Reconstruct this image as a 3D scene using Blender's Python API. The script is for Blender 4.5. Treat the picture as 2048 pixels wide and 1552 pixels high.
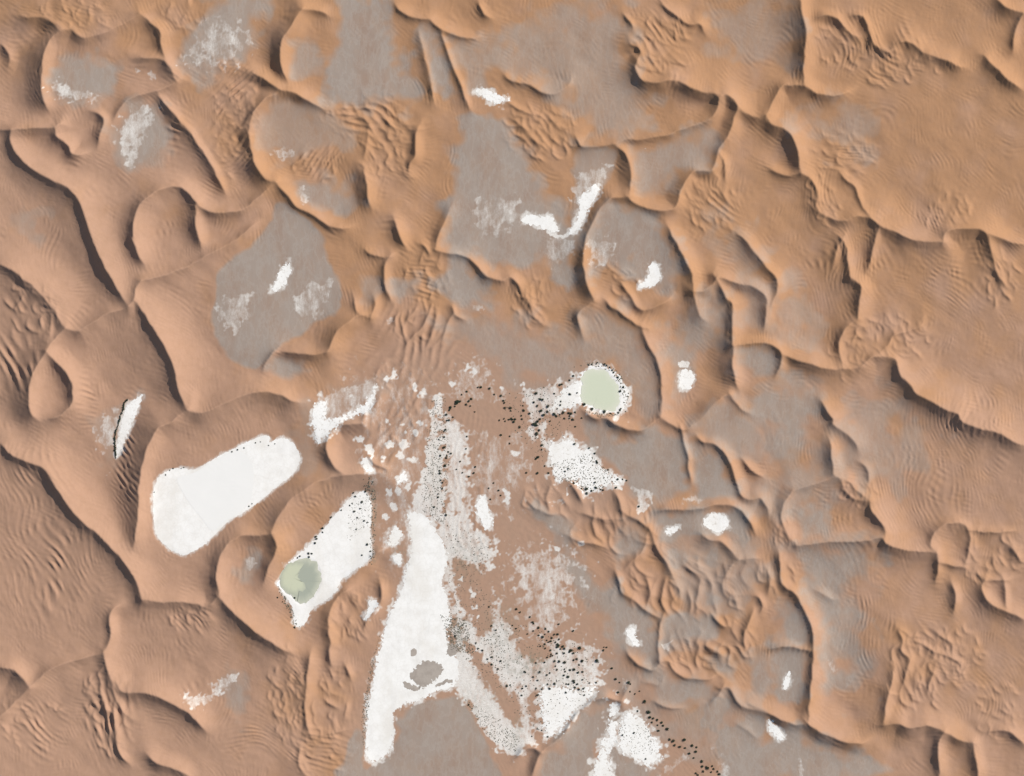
import bpy, math, random
import numpy as np
from mathutils import Vector

# ---------------------------------------------------------------- scene, camera, light
for o in list(bpy.data.objects):
    bpy.data.objects.remove(o, do_unlink=True)
scene = bpy.context.scene
COL = scene.collection
W_IMG, H_IMG = 2048.0, 1552.0          # the site is 2048 m x 1552 m, seen straight down

cam_d = bpy.data.cameras.new("camera")
cam_d.sensor_width = 36.0
CAM_H = 6000.0
cam_d.lens = 36.0 * (CAM_H - 12.0) / W_IMG
cam_d.clip_start = 1.0
cam_d.clip_end = 100000.0
cam = bpy.data.objects.new("camera", cam_d)
COL.objects.link(cam)
cam.location = (0, 0, CAM_H)
scene.camera = cam

SUN_EL, SUN_AZ = math.radians(35), math.radians(62)
world = bpy.data.worlds.new("World")
scene.world = world
world.use_nodes = True
wn = world.node_tree.nodes
sky = wn.new("ShaderNodeTexSky")
sky.sky_type = 'NISHITA'
sky.sun_disc = False
sky.sun_elevation = SUN_EL
sky.sun_rotation = SUN_AZ
bg = wn["Background"]
bg.inputs["Strength"].default_value = 0.065
world.node_tree.links.new(sky.outputs[0], bg.inputs[0])

sun_d = bpy.data.lights.new("sun", 'SUN')
sun_d.energy = 3.8
sun_d.angle = math.radians(0.6)
sun_d.color = (1.0, 0.95, 0.88)
sun = bpy.data.objects.new("sun", sun_d)
COL.objects.link(sun)
sv = Vector((math.sin(SUN_AZ) * math.cos(SUN_EL), math.cos(SUN_AZ) * math.cos(SUN_EL), math.sin(SUN_EL)))
sun.rotation_euler = sv.to_track_quat('Z', 'Y').to_euler()
sun.location = sv * 3000

scene.view_settings.view_transform = 'Standard'
scene.view_settings.look = 'None'
scene.view_settings.exposure = 0.40
scene.view_settings.gamma = 1.0

rng = np.random.default_rng(7)
random.seed(7)

# ---------------------------------------------------------------- survey data (metres east / south of the site corner)
# crest lines: height, width of the shaded lee face, width of the sunny face, then the line
CRESTS = """
14 28 0 | 30,28 52,34 72,33 92,38 108,48 120,60
8 16 0 | 120,60 143,59 152,68 165,75 180,74
6 14 0 | 180,74 205,68 240,50 280,28 310,8
18 38 18 | 120,60 105,75 92,95 86,125 83,165 85,195 97,220
10 16 0 | -10,84 3,88 11,98 15,112 12,132
9 16 22 | -10,258 20,258 60,256 105,255 118,249
9 13 60 | 20,262 19,280 27,300 45,320 75,345 110,362 135,375 152,392
8 12 70 | 152,392 165,415 177,455 192,495 208,532 228,568 245,595 258,610
9 14 22 | 112,260 112,272 125,281 138,292 143,306 158,309 176,304
10 20 10 | 178,221 197,226 208,242 200,266 192,292
8 26 16 | 265,115 320,117 335,130 350,155 354,161
4 10 10 | 354,161 330,175 300,183 262,194 238,218 226,240
5 14 10 | 318,193 345,225 380,265 410,310 430,345 452,390
5 14 20 | 280,28 318,60 322,90 330,115 352,150 375,160
18 26 40 | 548,188 528,200 508,225 499,260 503,300 512,330 532,356 550,363
15 24 24 | 604,18 587,45 567,75 561,107 564,140 577,165
5 8 18 | 604,18 625,20 645,24 658,32
10 18 20 | 490,132 512,147 540,165 562,180 590,186 615,200 645,216 675,222
6 7 20 | 535,360 550,362 562,376 575,392 592,412 620,426 645,443 665,453 690,456 705,452
14 24 20 | 724,330 730,350 734,375 738,400 742,415
6 8 12 | 736,258 733,290 727,312
8 11 14 | 842,243 833,265 831,290 829,312 820,330 818,352
9 9 14 | 710,228 726,236 738,248 745,260
8 8 12 | 760,232 775,240 782,250 792,256
5 6 20 | 788,3 800,20 820,32 845,37 860,38
5 7 18 | 862,42 880,55 905,68 930,74 952,75 960,68
4 8 12 | 956,0 960,12 968,26 982,36
4 10 8 | 838,60 850,110 858,150 865,180 868,205
3 8 8 | 884,70 905,130 925,175 935,205 942,220
5 6 22 | 1005,145 1024,160 1060,170 1085,184 1110,184 1138,170 1145,152
3 4 8 | 1010,200 1030,212 1060,225 1090,232
5 6 14 | 1020,235 1045,252 1070,280 1098,302
4 5 8 | 1248,25 1262,45 1267,58
12 18 60 | 1256,75 1262,86 1276,93 1283,105 1276,118 1271,135 1277,150 1294,162 1319,164 1341,160 1366,167 1399,182 1429,187 1440,193
4 6 20 | 1320,0 1332,14 1349,27 1374,45 1399,47 1412,67
9 14 50 | 1476,213 1494,227 1514,234 1534,228
14 22 24 | 1440,195 1448,189 1460,194 1475,212 1468,238 1460,262 1447,285 1436,300 1432,322 1426,340
12 24 12 | 1430,188 1438,198 1435,215 1426,232 1414,242
10 9 36 | 1148,270 1160,288 1180,293 1205,291 1230,287
6 10 36 | 1230,287 1255,279 1300,276 1340,268 1372,256 1402,246 1420,240
16 26 24 | 1230,288 1249,305 1259,330 1262,360 1259,390
9 10 24 | 1256,393 1274,408 1299,418 1330,421 1350,416 1357,402
13 26 16 | 1357,402 1360,384 1375,357 1390,342 1424,341
4 5 10 | 1440,308 1450,330 1452,362
12 26 22 | 1600,-10 1602,5 1605,30 1613,62 1610,100 1608,140 1611,172
8 12 14 | 1625,38 1648,30 1670,33 1682,42 1698,62 1711,71 1728,74
6 10 10 | 1700,32 1711,30 1726,32 1736,47 1738,62
11 13 20 | 1742,65 1747,85 1757,95 1775,103 1788,100
8 14 30 | 1788,93 1800,84 1815,82 1835,92 1845,102 1868,112 1893,121 1916,131 1932,133
9 14 30 | 1962,108 1971,112 1981,127 2001,142 2018,160 2050,180
10 18 20 | 1992,-12 2001,0 2018,15 2055,26
6 8 12 | 2048,30 2041,40 2033,60 2030,82 2028,104
8 13 20 | 1611,172 1621,177 1636,186 1661,191 1686,187 1706,179
7 12 18 | 1611,172 1585,170 1563,173 1550,195 1537,222 1532,234
12 22 34 | 1532,232 1547,250 1568,257 1586,272 1596,300 1600,330 1603,346
7 7 14 | 1536,335 1555,346 1580,350 1603,346
8 13 22 | 1603,346 1622,358 1632,375 1636,395 1633,412 1643,427 1661,435 1683,442 1698,441
3 4 12 | 1676,337 1695,358 1711,372 1720,395 1727,413 1741,435
11 15 60 | 1700,434 1726,433 1741,436 1755,447 1768,455 1798,468 1823,479 1861,484 1886,484
12 22 50 | 1886,484 1890,470 1900,461 1930,457 1957,459 1972,468 1980,490 1985,510
5 9 14 | 1985,510 1993,538 2016,573
8 12 24 | 1978,468 2005,477 2030,486 2060,487
7 14 16 | 1470,462 1490,478 1503,497 1520,515 1536,537 1550,550 1556,568 1553,588 1543,610
6 10 12 | 1672,466 1690,483 1696,518 1701,556
10 14 24 | 1701,556 1721,570 1722,590 1718,615 1715,640
6 10 10 | 1756,462 1748,488 1744,515 1735,545
6 10 12 | 1715,640 1700,650 1686,665 1678,690 1682,715 1687,735
13 26 14 | 1468,692 1499,687 1530,686 1551,693 1563,708 1562,733 1552,754
11 15 40 | 1566,708 1586,718 1618,727 1641,735 1666,740 1686,738 1721,735
8 12 20 | 1721,735 1732,726 1748,713 1771,713 1790,719 1797,735 1802,752
12 17 70 | 1802,752 1815,765 1826,776 1836,788 1871,808 1896,821 1913,828 1923,843 1948,853 1966,858 1991,863 2016,876 2055,894
3 6 8 | 1850,632 1845,650 1825,660 1790,670 1778,690 1760,705
3 8 8 | 1690,470 1675,500 1668,530
10 16 75 | -10,524 0,529 25,540 50,560 72,578 95,603 112,628 130,655 157,662
6 20 20 | 157,662 180,648 215,628 258,614
18 40 20 | 130,658 105,682 95,703 75,732 62,762 58,795 62,826 76,840
9 14 26 | 95,703 107,718 128,738 140,755 146,778 143,812 120,830 90,840
8 12 56 | 258,612 268,600 278,610 295,638 317,670 335,703 347,733 357,776 367,801 377,819
9 24 40 | 377,819 397,826 425,819 462,801 500,787 530,783 560,788 585,800 606,806
7 8 20 | 258,612 268,600 270,580 280,561
4 16 14 | 280,561 325,553 370,535 420,508 470,480 520,440
12 17 16 | 392,412 391,440 396,470 403,498
8 12 24 | 340,372 360,375 378,388 392,402 400,414 430,424 478,423 490,418
9 14 36 | 340,374 310,385 285,405 271,428 266,455 268,485 277,512 290,530
6 14 14 | 485,420 510,400 535,378 553,362
12 26 30 | 735,628 715,635 692,648 672,670 660,695 655,703
8 13 26 | 534,718 548,706 575,705 600,707 630,708 655,703
4 6 10 | 556,694 540,712 530,730 526,742
5 6 20 | 706,590 714,622 730,634 742,638
5 8 12 | 742,638 749,610 746,585
6 8 14 | 782,512 772,530 769,555 773,580 784,605
4 5 18 | 728,497 745,508 765,514 780,513
9 13 18 | 785,432 795,460 803,478 812,497
7 9 10 | 838,486 850,493 858,512
8 13 18 | 907,402 892,436 878,468 870,493
7 8 18 | 872,500 905,507 935,513 955,530 970,550 985,556 1007,562
6 8 14 | 1007,560 1022,556 1045,580 1060,608 1070,635 1096,652
4 5 6 | 862,613 847,648 830,670 810,692
4 5 6 | 876,612 869,653 860,680 848,702
4 5 6 | 906,626 894,650 882,692
4 5 6 | 836,612 824,630 810,645
5 6 8 | 905,618 912,630 930,638
16 24 14 | 1259,392 1238,394 1219,398 1199,420 1184,448 1172,478 1168,505 1169,538 1176,573 1189,599
6 12 14 | 1189,599 1170,616 1157,628 1160,650 1169,678
9 22 22 | 1332,448 1350,480 1372,520 1384,548 1388,590 1400,628 1415,645
5 6 14 | 1206,594 1213,602 1222,612 1248,630 1276,650 1292,656
5 8 10 | 1240,560 1256,585 1272,608 1284,618
5 9 24 | 1284,618 1310,612 1335,600 1348,588
5 8 28 | 1283,652 1297,690 1313,720 1321,750 1323,780 1322,810 1320,834
9 15 30 | 1428,552 1445,578 1453,597 1466,608 1464,640 1465,678
14 28 24 | 1465,678 1467,700 1466,735 1472,765 1480,780
8 14 16 | 1388,582 1414,579 1436,555 1461,560 1481,567 1506,573 1526,586 1534,605 1534,630 1528,662
7 10 18 | 1165,818 1180,832 1195,838 1212,838 1237,852 1260,859 1284,858 1302,848 1320,834
6 8 16 | 1320,834 1346,851 1370,858 1384,852
7 16 24 ! | 1384,853 1402,836 1425,812 1445,794 1460,789
5 7 18 | 1459,788 1471,806 1486,821 1503,829
4 7 8 | 1362,855 1369,891 1379,916 1379,941 1385,966
7 10 18 | 1390,868 1408,882 1430,889 1450,907 1464,936 1475,968 1484,990 1497,998 1520,996 1532,1012 1538,1035
4 6 14 | 1482,915 1504,941 1528,955
6 9 20 | 1311,1024 1340,1018 1400,1017 1430,1010 1460,1010
10 18 16 | 1460,1010 1476,1017 1494,1033 1506,1051 1513,1068
6 9 18 | 1245,1020 1265,1035 1281,1042 1300,1059 1311,1086 1317,1103 1330,1120 1342,1145 1352,1168
11 18 14 | 1400,1063 1418,1078 1440,1082 1460,1098 1475,1118
10 18 12 | 1476,1119 1460,1138 1450,1155 1446,1178
6 11 20 | 1476,1119 1500,1118 1522,1117
4 5 12 | 1050,995 1065,1012 1080,1022 1100,1029 1122,1028
4 6 10 | 1104,968 1095,995 1099,1020
5 7 10 | 1140,965 1155,985 1166,1008
6 9 12 | 1226,980 1239,1001 1244,1021 1247,1043 1256,1050
4 6 12 | 1160,1025 1190,1034 1220,1038 1245,1036
4 6 12 | 1120,1065 1140,1074 1165,1086 1190,1088 1215,1097
7 16 12 | 1294,1070 1288,1098 1268,1120 1250,1138
7 10 28 | 1640,796 1655,822 1666,838 1664,848 1678,858 1698,872 1712,888 1720,908
4 6 10 | 1716,923 1733,933 1740,948 1736,974
11 18 22 | 1660,875 1663,905 1667,935 1668,950 1680,958 1700,965 1725,990 1741,1002
12 17 40 | 1741,1002 1746,1022 1761,1042 1771,1060 1770,1075
4 7 10 | 1680,958 1690,980 1710,998 1730,1002
5 9 12 | 1666,956 1625,970 1586,982
11 22 18 | 1586,982 1570,1005 1562,1028 1566,1050 1580,1075 1592,1088
7 16 24 | 1595,1092 1655,1085 1731,1082 1748,1078
12 20 34 | 1748,1078 1763,1076 1774,1087 1803,1097 1831,1101 1860,1103 1873,1106
8 10 16 | 1874,1104 1877,1131 1873,1166
5 10 24 | 1874,1106 1862,1088 1872,1063 1893,1048 1921,1046 1937,1054
5 6 12 | 1881,1126 1911,1131 1935,1138
4 5 10 | 1937,1054 1941,1076 1940,1105 1932,1132
4 5 10 | 1940,1062 1980,1064 2035,1062
5 7 18 | 1950,1138 1968,1158 1990,1162 2015,1160
6 9 14 | 2022,1092 2032,1104 2045,1124
9 14 28 | 1558,1098 1561,1130 1563,1166 1585,1183 1601,1205 1613,1230 1623,1257 1627,1285 1626,1320 1623,1360 1620,1395 1617,1442
14 24 50 | 1610,1442 1636,1461 1668,1475 1698,1484 1721,1485 1738,1478
13 25 40 | 1755,1452 1790,1446 1813,1454 1835,1453 1858,1451 1886,1463
9 14 30 | 1886,1463 1905,1472 1925,1482 1948,1487
10 13 18 | 1888,1462 1880,1480 1878,1505 1880,1560
10 15 18 | 1948,1488 1951,1509 1956,1534 1958,1565
6 12 24 | 1966,1466 1998,1461 2026,1467 2056,1496
9 16 20 | 1500,1408 1536,1425 1561,1437 1590,1448 1612,1446
5 9 14 | 1532,1302 1561,1293 1590,1295 1620,1301
4 0 12 | 1626,1178 1650,1190 1668,1200 1684,1196
6 8 12 | 1796,1256 1806,1280 1804,1302 1820,1320 1814,1348
7 11 14 | 1792,1333 1786,1362 1778,1390 1773,1415 1769,1444
4 5 10 | 1833,1280 1860,1298 1900,1315 1922,1330 1926,1346
5 6 10 | 1872,1334 1863,1364 1857,1388
5 6 10 | 1871,1261 1886,1276 1906,1289 1908,1310
4 5 8 | 1822,1318 1812,1350 1808,1372
7 12 12 | 1905,1160 1912,1190 1909,1228
9 14 24 | 1980,1145 1966,1172 1970,1192 1983,1207 2011,1222 2056,1240
4 8 10 | 2010,1160 2014,1185 2014,1214
8 13 52 | -5,884 7,893 22,908 37,918 82,934 100,953 120,986 157,1036 200,1071 225,1098 252,1126 272,1162 286,1198
22 46 20 | 377,819 345,842 315,860 300,885 290,910 283,945 279,985 277,1030 273,1060 267,1098
9 16 24 | 512,1070 490,1070 470,1078 450,1096 438,1118 434,1146 437,1175 440,1194
15 44 60 | 760,945 715,947 680,950 640,962 612,978 585,998 562,1026 549,1052 546,1066
13 26 34 | 546,1066 552,1091 549,1112 537,1138 526,1168
7 12 16 | 490,1070 512,1071 546,1067
9 16 20 | 722,848 690,849 672,852 660,870 654,893 658,912 668,932 682,946
6 8 12 | 768,776 755,800 744,816 732,822 728,846
4 5 10 | 735,908 749,926 770,937
7 12 20 | 700,1152 724,1131 750,1108 770,1100
9 18 22 | 707,1176 690,1185 672,1200 660,1228 657,1258 662,1286
5 7 14 | 757,1158 763,1190 752,1220 735,1240 724,1264
6 9 16 | 660,1292 657,1304 662,1332
4 6 10 | 690,1330 696,1345 700,1360
7 10 24 | 622,1300 616,1340 610,1400 612,1450 623,1478
4 5 16 | 622,1474 655,1470 694,1460
6 9 14 | 602,1486 598,1510 600,1534 616,1556
8 14 45 | 437,1190 450,1205 465,1223 510,1262 549,1289 590,1311
6 16 24 | 286,1200 320,1202 357,1203 390,1207 415,1211 437,1190
6 8 14 | 242,1208 222,1225 219,1245 222,1265 217,1285 207,1303
4 14 14 | 207,1305 150,1321 107,1336 80,1356 60,1376
20 40 20 | -12,1335 0,1336 25,1339 45,1355 60,1374
9 26 26 | 60,1374 40,1395 0,1434 -12,1446
11 20 34 | 208,1303 212,1332 221,1356 232,1366 242,1382 258,1386
8 14 34 | 258,1386 287,1384 325,1397 362,1417 385,1432 412,1464
7 8 10 | 224,1362 230,1396 242,1418 262,1440
7 9 12 | 200,1385 207,1414 225,1429 227,1459 232,1484 240,1509 258,1531
8 15 24 | 292,1506 315,1524 350,1539 382,1558
5 8 16 | 1230,1138 1240,1165 1246,1187 1265,1200 1290,1218 1318,1236
5 6 12 | 1328,1230 1321,1250 1319,1275 1318,1305 1320,1326
5 6 16 | 1252,1298 1260,1315 1276,1328 1300,1340 1312,1336 1320,1325
5 7 16 | 1322,1323 1338,1325 1350,1343 1370,1355 1395,1358 1420,1358 1438,1345
8 15 12 | 1403,1289 1425,1298 1440,1308 1449,1327
6 8 14 | 1509,1212 1500,1240 1492,1262 1489,1285 1492,1306
5 7 10 | 1418,1223 1432,1240 1450,1252 1464,1244
10 18 10 | 1507,1190 1520,1195 1527,1212 1520,1230
5 7 10 | 1402,1162 1394,1195 1392,1222
4 7 10 | 1332,1162 1325,1200 1336,1228
5 8 8 | 1376,1178 1383,1205 1379,1230
5 7 14 | 1440,1378 1460,1378 1474,1402 1491,1417 1515,1421 1542,1429
4 7 8 | 1448,1372 1435,1395 1415,1412
3 4 12 | 1306,1402 1334,1414 1368,1417
3 5 10 | 1289,1366 1319,1370 1330,1352
3 4 10 | 1472,1445 1494,1462 1516,1478
8 13 14 ! | 1242,1405 1214,1396 1190,1402 1165,1420 1145,1442 1130,1465 1110,1485 1088,1500 1075,1520 1064,1558
5 8 12 | 1243,1406 1248,1390 1262,1368
5 8 10 | 1030,1520 1048,1500 1068,1498 1082,1506
5 7 10 | 1290,1150 1300,1180 1296,1210
5 7 10 | 1410,1150 1425,1170 1420,1195
5 7 10 | 1450,1180 1470,1195 1478,1222
6 8 12 | 1345,1165 1360,1180 1362,1205
6 9 12 | 1530,1130 1540,1160 1538,1190
"""
# flat floors between the dunes: level below the sand, stiffness, grey cover 0..1, outline
FLOORS = """
2 .03 .75 | 100,150 112,122 140,113 180,114 215,125 230,150 228,180 205,195 160,203 115,195 98,175
2 .03 .75 | 232,235 262,212 300,205 322,225 335,270 335,310 300,325 260,340 240,310 224,270
2 .02 .75 | 420,0 525,-10 512,60 480,110 440,130 420,165 385,150 360,125 365,90 400,40
2 .02 .45 | 545,200 600,205 660,225 700,250 705,290 650,300 590,310 560,320 530,310 515,280 520,240
2 .02 .7 | 605,355 650,365 700,370 705,400 690,415 650,420 610,405 592,385
2 .02 .6 | 590,85 625,90 645,120 635,150 600,155 580,130
2 .02 .8 | 690,-10 760,-10 790,90 815,140 840,190 800,200 760,205 700,210 650,200 655,140 660,100 680,60
2 .02 .8 | 838,70 855,60 880,80 890,120 910,175 890,178 860,165 850,120
1 .01 .55 | 900,85 960,80 1060,40 1150,10 1230,20 1260,80 1262,140 1290,200 1300,240 1240,265 1190,270 1160,230 1110,200 1060,160 1000,140 960,180 930,170
2 .02 .85 | 960,220 1000,240 1040,290 1070,350 1110,410 1140,440 1165,460 1150,520 1145,580 1120,570 1100,525 1030,530 960,520 900,490 890,440 900,380 910,300 930,240
2 .05 .6 | 1160,300 1222,296 1232,320 1222,345 1198,382 1172,430 1160,468 1135,465 1150,400 1150,360
2 .02 .6 | 1265,295 1330,285 1420,255 1425,320 1360,350 1330,380 1285,390 1268,350
2 .02 .8 | 1210,410 1265,412 1300,430 1330,455 1345,490 1362,535 1340,570 1290,575 1270,550 1230,535 1200,540 1185,520 1180,480 1190,445
2 .05 .95 | 560,405 590,422 620,445 640,470 650,500 668,545 682,590 678,612 652,628 620,655 575,685 545,705 525,730 500,735 460,715 435,690 425,650 425,600 430,560 440,540 465,520 510,480 540,440
2 .02 .9 | 905,518 932,522 952,545 972,590 985,615 950,617 915,600 880,580 862,580 880,545
2 .02 .5 | 725,560 750,560 760,585 745,605 728,595
2 .02 .7 | 785,560 830,555 835,570 810,590 795,600
1 .01 .55 | 880,650 1000,640 1100,665 1150,660 1180,610 1260,650 1290,680 1310,730 1320,800 1290,830 1262,800 1230,740 1180,728 1140,760 1060,780 960,700
1 .01 .65 | 1390,600 1440,600 1450,640 1440,680 1400,690 1370,760 1345,770 1340,700
2 .02 .9 | 1200,845 1230,868 1270,880 1310,850 1355,872 1370,900 1375,950 1378,990 1340,1000 1290,1005 1262,990 1250,970 1225,940 1200,920 1180,890 1175,850
2 .02 .9 | 1395,890 1430,898 1448,925 1462,960 1472,990 1430,1002 1398,995 1392,950 1386,910
2 .02 .9 | 1315,1030 1400,1022 1470,1020 1492,1045 1500,1070 1470,1080 1430,1072 1390,1072 1340,1085 1322,1062
1 .02 .6 | 1390,840 1450,800 1500,835 1530,870 1520,920 1480,910 1440,885 1400,868
2 .02 .75 | 1475,700 1530,695 1552,715 1545,745 1500,750 1480,730
2 .01 .7 | 1480,820 1560,760 1620,770 1640,830 1600,870 1600,920 1560,930 1530,880
1 .01 .45 | 1650,860 1680,900 1720,960 1780,930 1780,860 1720,840
2 .02 .8 | 1590,1015 1640,1012 1665,1035 1650,1060 1610,1068 1590,1045
1 .01 .75 | 1610,1098 1730,1092 1742,1130 1700,1200 1725,1260 1725,1340 1700,1380 1665,1370 1655,1290 1640,1230 1610,1165
2 .02 .9 | 1540,1312 1590,1300 1615,1312 1610,1370 1592,1405 1565,1412 1545,1390 1538,1350
2 .02 .85 | 1570,1215 1595,1215 1615,1250 1618,1290 1570,1285 1545,1290
1 .02 .8 | 1480,1455 1560,1470 1600,1460 1650,1490 1720,1510 1760,1552 1480,1570 1440,1500 1460,1470
1 .02 .9 | 1330,1235 1400,1228 1430,1245 1425,1280 1360,1290 1325,1300
1 .02 .85 | 1165,1140 1230,1180 1280,1220 1312,1250 1312,1320 1280,1325 1240,1290 1200,1230 1160,1180
1 .02 .7 | 1300,1350 1340,1335 1360,1360 1430,1365 1420,1400 1380,1410 1320,1408 1295,1380
1 .02 .85 | 1400,1420 1440,1400 1480,1430 1540,1460 1560,1570 1470,1570 1430,1480
1 .05 .95 | 788,1500 800,1470 790,1445 815,1430 830,1412 870,1400 905,1395 925,1410 945,1440 965,1480 980,1510 985,1575 735,1575 745,1530 765,1522
1 .05 .9 | 700,1490 722,1462 728,1520 735,1575 678,1575
1 .02 .95 | 1218,1405 1235,1420 1225,1445 1215,1470 1195,1510 1185,1575 1075,1575 1088,1515 1112,1492 1132,1470 1152,1440 1182,1412
1 .02 .8 | 1225,1500 1245,1500 1290,1530 1300,1575 1225,1575
1 .01 .5 | 1200,1330 1240,1345 1290,1400 1320,1450 1310,1470 1270,1430 1240,1410
1 .02 .9 | 1070,1010 1110,1040 1140,1060 1150,1100 1165,1150 1140,1140 1110,1070
1 .02 .75 | 1245,1060 1285,1050 1290,1085 1260,1110 1235,1110
1 .02 .75 | 1340,1105 1390,1095 1400,1120 1360,1135
1 .02 .8 | 1425,1085 1450,1100 1455,1125 1430,1120
1 .02 .6 | 1480,1130 1510,1130 1505,1160 1480,1165
1 .02 .75 | 1400,1180 1430,1175 1445,1200 1415,1215
1 .02 .7 | 1495,1320 1530,1310 1545,1350 1530,1390 1505,1370
1 .02 .8 | 1440,1300 1460,1330 1450,1350 1430,1340
0 .006 .42 | 1440,20 1560,0 1600,40 1580,110 1480,120 1430,70
0 .006 .40 | 1560,560 1620,600 1640,680 1580,690 1550,640
0 .006 .45 | 1480,560 1520,520 1550,580 1530,640 1480,640
0 .006 .45 | 1700,820 1780,790 1800,870 1770,960 1720,920
0 .006 .42 | 1790,840 1860,880 1830,960 1780,950
0 .006 .40 | 1580,250 1700,210 1760,260 1720,310 1640,260
0 .006 .35 | 1420,430 1520,500 1500,540 1440,490
0 .006 .5 | 1480,1000 1560,960 1640,900 1700,960 1620,1000 1540,1050
0 .006 .45 | 1350,1060 1500,1080 1540,1150 1420,1240 1340,1160
0 .006 .45 | 1330,1440 1400,1360 1500,1390 1540,1450 1480,1560 1380,1500
2 .03 .0 | 290,150 300,142 310,148 308,158 294,160
2 .03 .35 | 192,835 240,815 270,795 278,800 258,850 235,900 222,930 195,905 188,860
2 .02 .4 | 30,430 65,420 85,440 70,465 40,465
1 .02 .6 | 440,1360 480,1345 492,1380 490,1440 475,1450 462,1410
1 .02 .3 | 690,770 760,760 770,790 720,830 660,850 630,900 640,940 600,950 590,880 610,820
0 .004 .1 | 800,720 1000,700 1150,790 1260,1010 1120,1060 1160,1180 1260,1330 1160,1400 1090,1480 980,1510 900,1380 760,1540 720,1480 800,1160 760,1000 790,900
1 .02 .8 | 525,735 560,722 610,735 620,745 560,748
1 .02 .9 | 495,1120 515,1112 520,1135 498,1150 480,1140
"""
# salt flats built as their own crust: ragged edge width, outline, label
SALTS = [
 (2.4, "816,1031 837,1026 857,1039 867,1056 887,1089 894,1121 884,1164 892,1189 902,1234 892,1264 897,1297 912,1314 917,1354 902,1376 874,1384 837,1402 812,1409 787,1427 787,1464 782,1497 762,1519 747,1524 732,1514 732,1464 734,1414 742,1384 752,1324 764,1284 774,1239 789,1209 804,1176 809,1146 819,1121 822,1076", "long bright white salt flat narrowing between orange dunes and grey mud"),
 (.7, "310,966 317,953 335,941 362,936 387,940 410,928 445,908 475,893 500,881 527,871 540,876 537,886 562,876 585,886 597,906 597,931 577,956 557,971 512,1008 490,1023 450,1048 410,1088 370,1110 350,1106 325,1088 310,1068 305,1026 305,991", "smooth white lobed salt lake bed in a deep dune hollow"),
 (1.1, "732,986 742,1016 740,1064 744,1101 737,1121 702,1146 680,1164 674,1181 652,1201 624,1219 612,1244 597,1254 587,1249 582,1214 562,1184 552,1169 560,1156 577,1126 612,1096 630,1076 652,1051 677,1021 707,991", "oblong white salt flat with a green pond at one end"),
 (4, "1098,890 1120,885 1140,875 1150,890 1180,905 1200,935 1215,945 1243,963 1210,972 1175,985 1160,968 1140,958 1115,960 1105,935", "white salt patch dotted with shrubs below the grey hollow"),
 (3, "1156,762 1166,743 1185,732 1206,731 1226,743 1246,762 1257,785 1252,808 1240,826 1226,826 1205,823 1180,815 1165,808 1146,813 1120,821 1106,818 1112,800 1128,780", "white salt ring around the pale round green pond"),
 (5, "1082,1384 1107,1374 1140,1378 1169,1384 1184,1369 1187,1379 1177,1399 1149,1424 1134,1444 1117,1464 1094,1474 1087,1439 1084,1404", "white salt patch against the narrow orange sand ridge"),
 (4, "1257,1427 1274,1434 1294,1452 1307,1477 1320,1494 1317,1519 1302,1532 1284,1527 1264,1514 1242,1499 1239,1464 1244,1447", "square white salt patch speckled with tiny shrubs"),
 (4, "1222,1412 1237,1412 1236,1422 1227,1442 1234,1449 1232,1480 1217,1514 1224,1556 1189,1556 1199,1509 1214,1472 1222,1444", "narrow white salt strip beside the square salt patch"),
 (3, "625,822 634,806 646,802 652,815 650,835 662,840 690,830 720,815 742,790 755,770 745,802 735,822 700,833 675,850 650,875 637,886 630,868 623,842", "curved white salt fringe in a sandy hollow"),
 (1.5, "1300,526 1312,527 1320,545 1318,562 1305,570 1290,576 1278,573 1290,560 1300,550 1298,535", "white salt crescent on a grey hollow floor"),
 (1.5, "1408,1045 1415,1032 1430,1027 1446,1030 1456,1040 1455,1055 1445,1063 1425,1061", "round white salt patch on the grey floor"),
 (1.5, "1332,1063 1340,1056 1355,1052 1358,1057 1348,1065 1335,1069", "small oval white salt patch next to the round one"),
 (2, "1048,432 1065,428 1085,432 1100,428 1108,440 1117,458 1112,464 1090,458 1070,450 1045,444", "bright white salt slab on the large grey triangular floor"),
 (2, "1140,465 1160,455 1172,430 1185,405 1200,375 1190,370 1178,380 1160,395 1158,430 1148,445", "white salt streak at the foot of a dark dune face"),
 (2, "950,182 965,177 985,182 1003,192 1018,198 1005,203 990,205 975,198", "white salt patch on the upper brown plain"),
 (1.5, "278,792 280,797 262,845 243,890 231,916 229,908 236,872 243,832 256,806", "white salt sliver beside a dark shrub belt"),
 (2, "552,560 565,530 578,528 580,545 570,565 558,578 540,582", "white salt tongue on the grey lake floor"),
 (1.5, "738,1203 752,1202 757,1210 745,1225 732,1240 727,1238 735,1222", "white salt sliver in a dune trough"),
 (2, "1252,1265 1268,1255 1272,1275 1280,1290 1268,1293 1260,1278", "small ragged white salt patch east of the grove"),
 (1.5, "1538,1440 1550,1450 1566,1468 1569,1480 1555,1477 1540,1462", "white salt lens under a shaded slip face"),
 (1.2, "1571,1358 1579,1345 1582,1360 1575,1380 1568,1375", "small white salt spot on a blue grey hollow floor"),
 (2.5, "955,1005 962,992 970,995 975,1015 985,1045 975,1060 962,1045 952,1020", "white salt patch inside the streaked delta"),
 (1.5, "1360,760 1366,742 1378,738 1388,750 1386,770 1374,780 1362,775", "pale oval salt spot between two orange slopes"),
 (1.5, "795,968 806,942 814,960 805,963 798,966", "triangular white salt spot on the pinkish sand"),
 (1.5, "723,920 732,916 742,930 748,943 740,944 728,936", "white salt spot under a small dune lip"),
 (2, "780,1070 791,1052 803,1066 800,1080 785,1092 776,1088", "white salt spot west of the long salt flat"),
 (1.5, "783,1112 800,1110 803,1125 796,1132 786,1122", "white salt spot at the mouth of the sandy channel"),
]
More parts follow.
